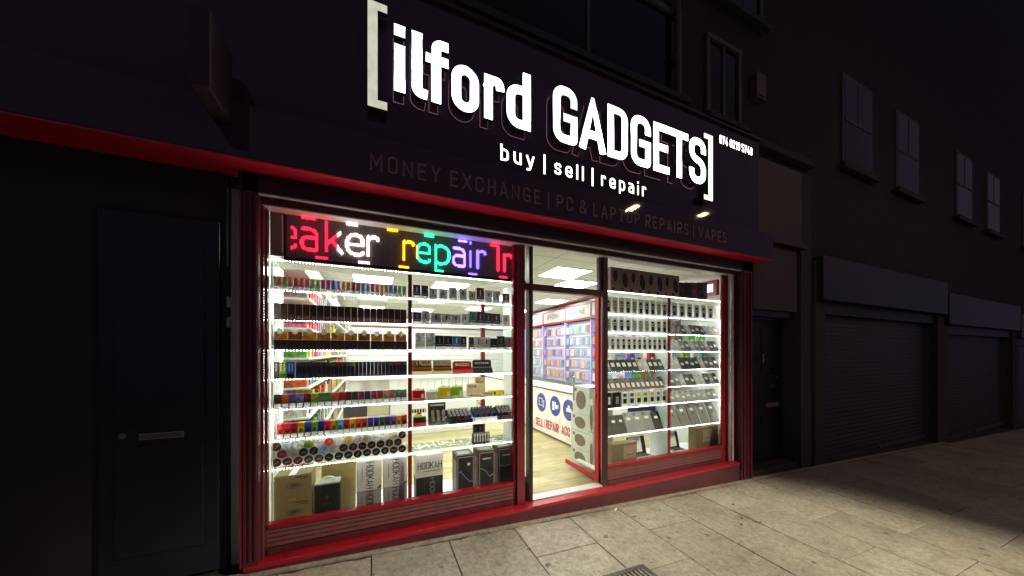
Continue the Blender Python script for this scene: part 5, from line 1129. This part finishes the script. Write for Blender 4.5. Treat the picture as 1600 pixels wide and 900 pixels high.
# wall of phone cases behind the counter
XW = 4.30; edges = [.75, 1.75, 2.75, 3.75, 4.85, 5.95, 7.1]
LIL = mat('lilac_light_panel', (.46, .46, .70), .5); GREY = mat('grey_print2', (.06, .055, .06), .5)
heads = ['', 'ACC', 'IPHONE', 'IPHONE', 'IPHONE', 'ACC']
HEADP = mat('header_card', (.50, .49, .46), .6)
cpal = [('pink', 'd07c90'), ('teal', '4c8c84'), ('red', 'c03c38'), ('black', '202024'), ('lilac', '9c84c0'), ('green', '6c9c5c'), ('blue', '4c64a8'), ('sand', 'c8b090'), ('clear', 'c0c8c8'), ('orange', 'd0743c')]
for i in range(6):
    a, b = edges[i], edges[i+1]
    t = thing('wall_bay', f'red framed wall bay hung with phone cases, {oid(i+1)} back from the street', 'wall bay', (0, 0, 0), 'wall bays behind the counter')
    B('back_panel', LIL, XW+.10, XW+.13, a, b, .9, 2.30, t); hd = B('header', HEADP, XW, XW+.10, a+.02, b-.02, 2.38, 2.66, t)
    fr_ = MB(); fr_.box(XW-.012, XW+.10, a, b, 2.665, 2.72); fr_.box(XW-.012, XW+.10, a, b, 2.33, 2.375); fr_.box(XW-.012, XW+.10, a, a+.018, 2.376, 2.664); fr_.box(XW-.012, XW+.10, b-.018, b, 2.376, 2.664); fr_.build('red_frame', RED, t)
    B('upright', mat('lilac_upright', (.40, .36, .75), .4), XW-.01, XW+.099, a-.01, a+.02, .9, 2.32, t)
    if heads[i]: lettersX(heads[i], 0, 0, 2.52, .13, .017, XW-.002, GREY, hd, Y0=(a+b)/2+(.30 if len(heads[i]) > 3 else .16), Y1=(a+b)/2-(.30 if len(heads[i]) > 3 else .16))
    for r_ in range(5):
        z_ = .98+.26*r_; B('shelf_rail', WHITE, XW+.085, XW+.099, a+.03, b-.02, z_+.21, z_+.225, t)
        n = 9
        for q in range(n):
            cn, ch = cpal[(q*3+r_*7+i*2+q//4) % 10]; Y_ = a+.06+(b-a-.08)*(q+.5)/n
            o = bpy.data.objects.new('phone_case', cached('case', lambda: MB().box(0, .012, -.038, .038, 0, .16).build('t', CARD))); COL.objects.link(o); o.location = (XW+.02+.03*(q % 2), Y_, z_+.02); o.rotation_euler = (0, .06, .35); col(o, tuple(x*.75+.12 for x in lin(ch)))
            tag(o, f'{cn} phone case, {oid(q+1)} along the {("bottom", "second", "middle", "fourth", "top")[r_]} rail of the {oid(i+1)} wall bay', 'phone case', 'phone cases hanging behind the counter')
# boxes stacked on the floor behind the open door
WB = mat('white_box_print', (.66, .66, .62), .5, noise=.08, scale=9); BRO = mat('brown_device_print', (.17, .12, .09), .5)
for i, (y0_, y1_, z0_, z1_, lab) in enumerate(((.42, .82, .11, .34, 'bottom left'), (.42, .82, .345, .57, 'second up on the left'), (.42, .82, .575, .80, 'third up on the left'), (.42, .78, .805, 1.16, 'topmost, with a tall oval print,'), (.34, .415, .11, .55, 'bottom right'), (.34, .415, .555, 1.02, 'upper right'))):
    o = MB().box(2.50, 2.80, y0_, y1_, z0_, z1_).build('headset_box', WB); tag(o, f'white box with brown device print, {lab} in the door stack', 'box', 'white boxes stacked behind the open door')
    cy_, cz_ = (y0_+y1_)/2, (z0_+z1_)/2; ry, rz_ = (y1_-y0_)*(.30 if i < 4 else .38), (z1_-z0_)*.34
    m_ = MB(); N_ = 20; m_.add([(2.4985, cy_+ry*cos(2*pi*q/N_), cz_+rz_*sin(2*pi*q/N_)) for q in range(N_)]+[(2.4995, cy_+ry*cos(2*pi*q/N_), cz_+rz_*sin(2*pi*q/N_)) for q in range(N_)], [tuple(range(N_))]+[(q, (q+1) % N_, N_+(q+1) % N_, N_+q) for q in range(N_)]); m_.build('device_picture', BRO, o)
    if i < 4: B('small_print', BRO, 2.4985, 2.4995, y1_-.09, y1_-.04, z1_-.07, z1_-.03, o)
# left wall shelving with packets
lw = thing('wall_shelving', 'long shelving of colourful packets along the left wall inside', 'shelving', (0, 0, 0))
for r_ in range(7):
    z_ = .35+.30*r_; B('shelf', WHITE, XL+.001, XL+.26, .9, 6.6, z_-.02, z_, lw)
    for q in range(30):
        Y_ = 1.0+.186*q; cn, ch = random.choice([('orange', 'd0642c'), ('green', '5c9c3c'), ('pink', 'd06c84'), ('yellow', 'd8b83c'), ('red', 'b83030'), ('pale', 'c8c8bc'), ('teal', '3c8c84'), ('violet', '6c54a4'), ('brown', '6c4430')])
        o = bpy.data.objects.new('packet', cached('pk%d' % (q % 3), lambda: MB().box(0, .20, -.06, .06, 0, .17+.03*(q % 3)).build('t', PRINT))); COL.objects.link(o); o.location = (XL+.03, Y_, z_+.001); col(o, ch)
        tag(o, f'{cn} packet, {oid(q+1)} along the {("lowest", "second", "third", "fourth", "fifth", "sixth", "topmost")[r_]} left wall shelf', 'packet', 'packets on the left wall shelving')
B('header', PAPER, XL+.001, XL+.2, 1.0, 6.5, 2.45, 2.66, lw); B('trim', RED, XL+.2005, XL+.205, 1.0, 6.5, 2.43, 2.449, lw)
# counter, boards and slatted panels in the middle of the shop
MARB = mat('marbled_panel', (.62, .60, .55), .35, noise=.35, scale=3)
mc = thing('inner_counter', 'marbled pale counter in the middle of the shop behind the left window', 'counter', (0, 0, 0))
B('marbled_front', MARB, -.35, .30, 3.2, 3.24, .86, 1.12, mc); B('lower_front', WHITE, -.35, 1.9, 3.242, 3.28, ZF, .85, mc); B('top', WHITE, -.36, 1.92, 3.18, 3.8, 1.121, 1.15, mc)
for q in range(12): B('slat', WHITE, .31+.13*q, .43+.13*q, 3.2, 3.235, .86, 1.12, mc)
o = B('display_board', mat('charcoal_board', (.05, .045, .05), .6), -.42, -.06, 3.05, 3.08, .50, .80); tag(o, 'charcoal board leaning against the inner counter', 'board'); B('clip', STEEL, -.26, -.22, 3.03, 3.048, .79, .81, o)
o = B('display_board', mat('beige_board', (.50, .47, .33), .6), -.05, .28, 3.05, 3.08, .50, .82); tag(o, 'beige board leaning beside the charcoal one', 'board'); B('edge', KRAFT, .281, .30, 3.045, 3.085, .50, .84, o)
bw = thing('back_wall_unit', 'white slatted back wall unit with red headed signs at the rear', 'wall unit', (0, 0, 0))
for q in range(14): B('slat', WHITE, -.6, 4.2, YB-.05, YB-.001, .4+.14*q, .52+.14*q, bw)
for q in range(5): B('header', PAPER, -.5+.95*q, .40+.95*q, YB-.10, YB-.051, 2.40, 2.64, bw); B('red_frame', RED, -.52+.95*q, .42+.95*q, YB-.10, YB-.051, 2.641, 2.68, bw); B('red_frame', RED, -.52+.95*q, .42+.95*q, YB-.10, YB-.051, 2.36, 2.399, bw)
# lit red framed box at the right end, above the right rack
t = thing('light_box', 'small lit sign box in a red frame near the ceiling at far right inside', 'light box', (0, 0, 0))
(ya, za), (yb, zb) = sorted((atX(1092, 462, 4.5), atX(1115, 441, 4.5))); za, zb = min(za, zb)+.02, max(za, zb)-.02
B('panel', emit('light_box_face', (1, .95, .8), 1.2), 4.50, 4.54, ya, yb, za, zb, t); f_ = MB()
for a in ((ya-.05, yb+.05, za-.05, za-.001), (ya-.05, yb+.05, zb+.001, zb+.05), (ya-.05, ya-.001, za-.0005, zb+.0005), (yb+.001, yb+.05, za-.0005, zb+.0005)): f_.box(4.485, 4.55, a[0], a[1], a[2], a[3])
f_.build('frame', RED, t)

# ================================================================== PAVEMENT DETAILS
gr_ = thing('drain_grate', 'square iron drain grate set in the pavement slabs', 'grate', (0, 0, 0)); f_ = MB()
gx0_, gx1_, gy0_, gy1_ = 1.56, 1.955, -1.42, -.985
def gq(m_, x0_, x1_, y0_, y1_, dz0, dz1):
    m_.add([(x, y, gz(x, y)+d_) for d_ in (dz0, dz1) for x, y in ((x0_, y0_), (x1_, y0_), (x1_, y1_), (x0_, y1_))], [(0, 3, 2, 1), (4, 5, 6, 7), (0, 1, 5, 4), (1, 2, 6, 5), (2, 3, 7, 6), (3, 0, 4, 7)])
for a in ((gx0_, gx1_, gy0_, gy0_+.035), (gx0_, gx1_, gy1_-.035, gy1_), (gx0_, gx0_+.035, gy0_+.035, gy1_-.035), (gx1_-.035, gx1_, gy0_+.035, gy1_-.035)): gq(f_, *a, -.01, .008)
IRON = mat('worn_iron', (.10, .085, .075), .45, metal=.5, noise=.3, scale=30); f_.build('frame', IRON, gr_)
f_ = MB(); gq(f_, gx0_+.035, gx1_-.035, gy0_+.035, gy1_-.035, -.01, .003); f_.build('shade_plate', BLACK, gr_)  # black plate laid on the slab, standing in for the shade of a hollow
for q in range(9):
    X = gx0_+.045+.036*q; b_ = MB()
    for (ya, yb, sx_) in ((gy0_+.04, (gy0_+gy1_)/2, .02), ((gy0_+gy1_)/2, gy1_-.04, -.02)):
        P_ = [(X, ya), (X+.016, ya), (X+.016+sx_, yb), (X+sx_, yb)]
        if sx_ < 0: P_ = [(X+.02, ya), (X+.036, ya), (X+.016, yb), (X, yb)]
        b_.add([(x, y, gz(x, y)+.0035) for x, y in P_]+[(x, y, gz(x, y)+.0085) for x, y in P_], [(0, 3, 2, 1), (4, 5, 6, 7), (0, 1, 5, 4), (1, 2, 6, 5), (2, 3, 7, 6), (3, 0, 4, 7)])
    b_.build('bar', mat('bright_iron', (.35, .30, .26), .35, metal=.6), gr_)
for i, (X, Y, l, w_, a, m_, lab, nm) in enumerate(((2.36, -.215, .07, .012, .5, PAPER, 'white paper scrap by the sill, right of the doorway', 'paper_scrap'), (2.02, -.84, .014, .01, .3, PAPER, 'tiny white paper scrap in the middle of a slab', 'paper_scrap'),
        (3.75, -.55, .035, .010, .2, BLACK, 'small black scrap on the slabs, nearest the side door', 'litter_scrap'), (3.52, -.78, .03, .010, .7, BLACK, 'small black scrap on the slabs, between two joints', 'litter_scrap'), (3.62, -.90, .04, .012, -.2, BLACK, 'small black scrap on the slabs, closest to a cross joint', 'litter_scrap'), (3.38, -.86, .03, .012, .4, BLACK, 'small black scrap furthest left of the dark scraps', 'litter_scrap'))):
    m2 = MB().add([(-l/2, -w_/2, 0), (l/2, -w_/2, .002), (l/2, w_/2, .004), (-l/2, w_/2, .001), (0, w_*.2, .009)], [(0, 1, 4), (1, 2, 4), (2, 3, 4), (3, 0, 4), (0, 3, 2, 1)]).build(nm, m_); m2.location = (X, Y, gz(X, Y)+.003); m2.rotation_euler = (0, 0, a); tag(m2, lab, 'litter')
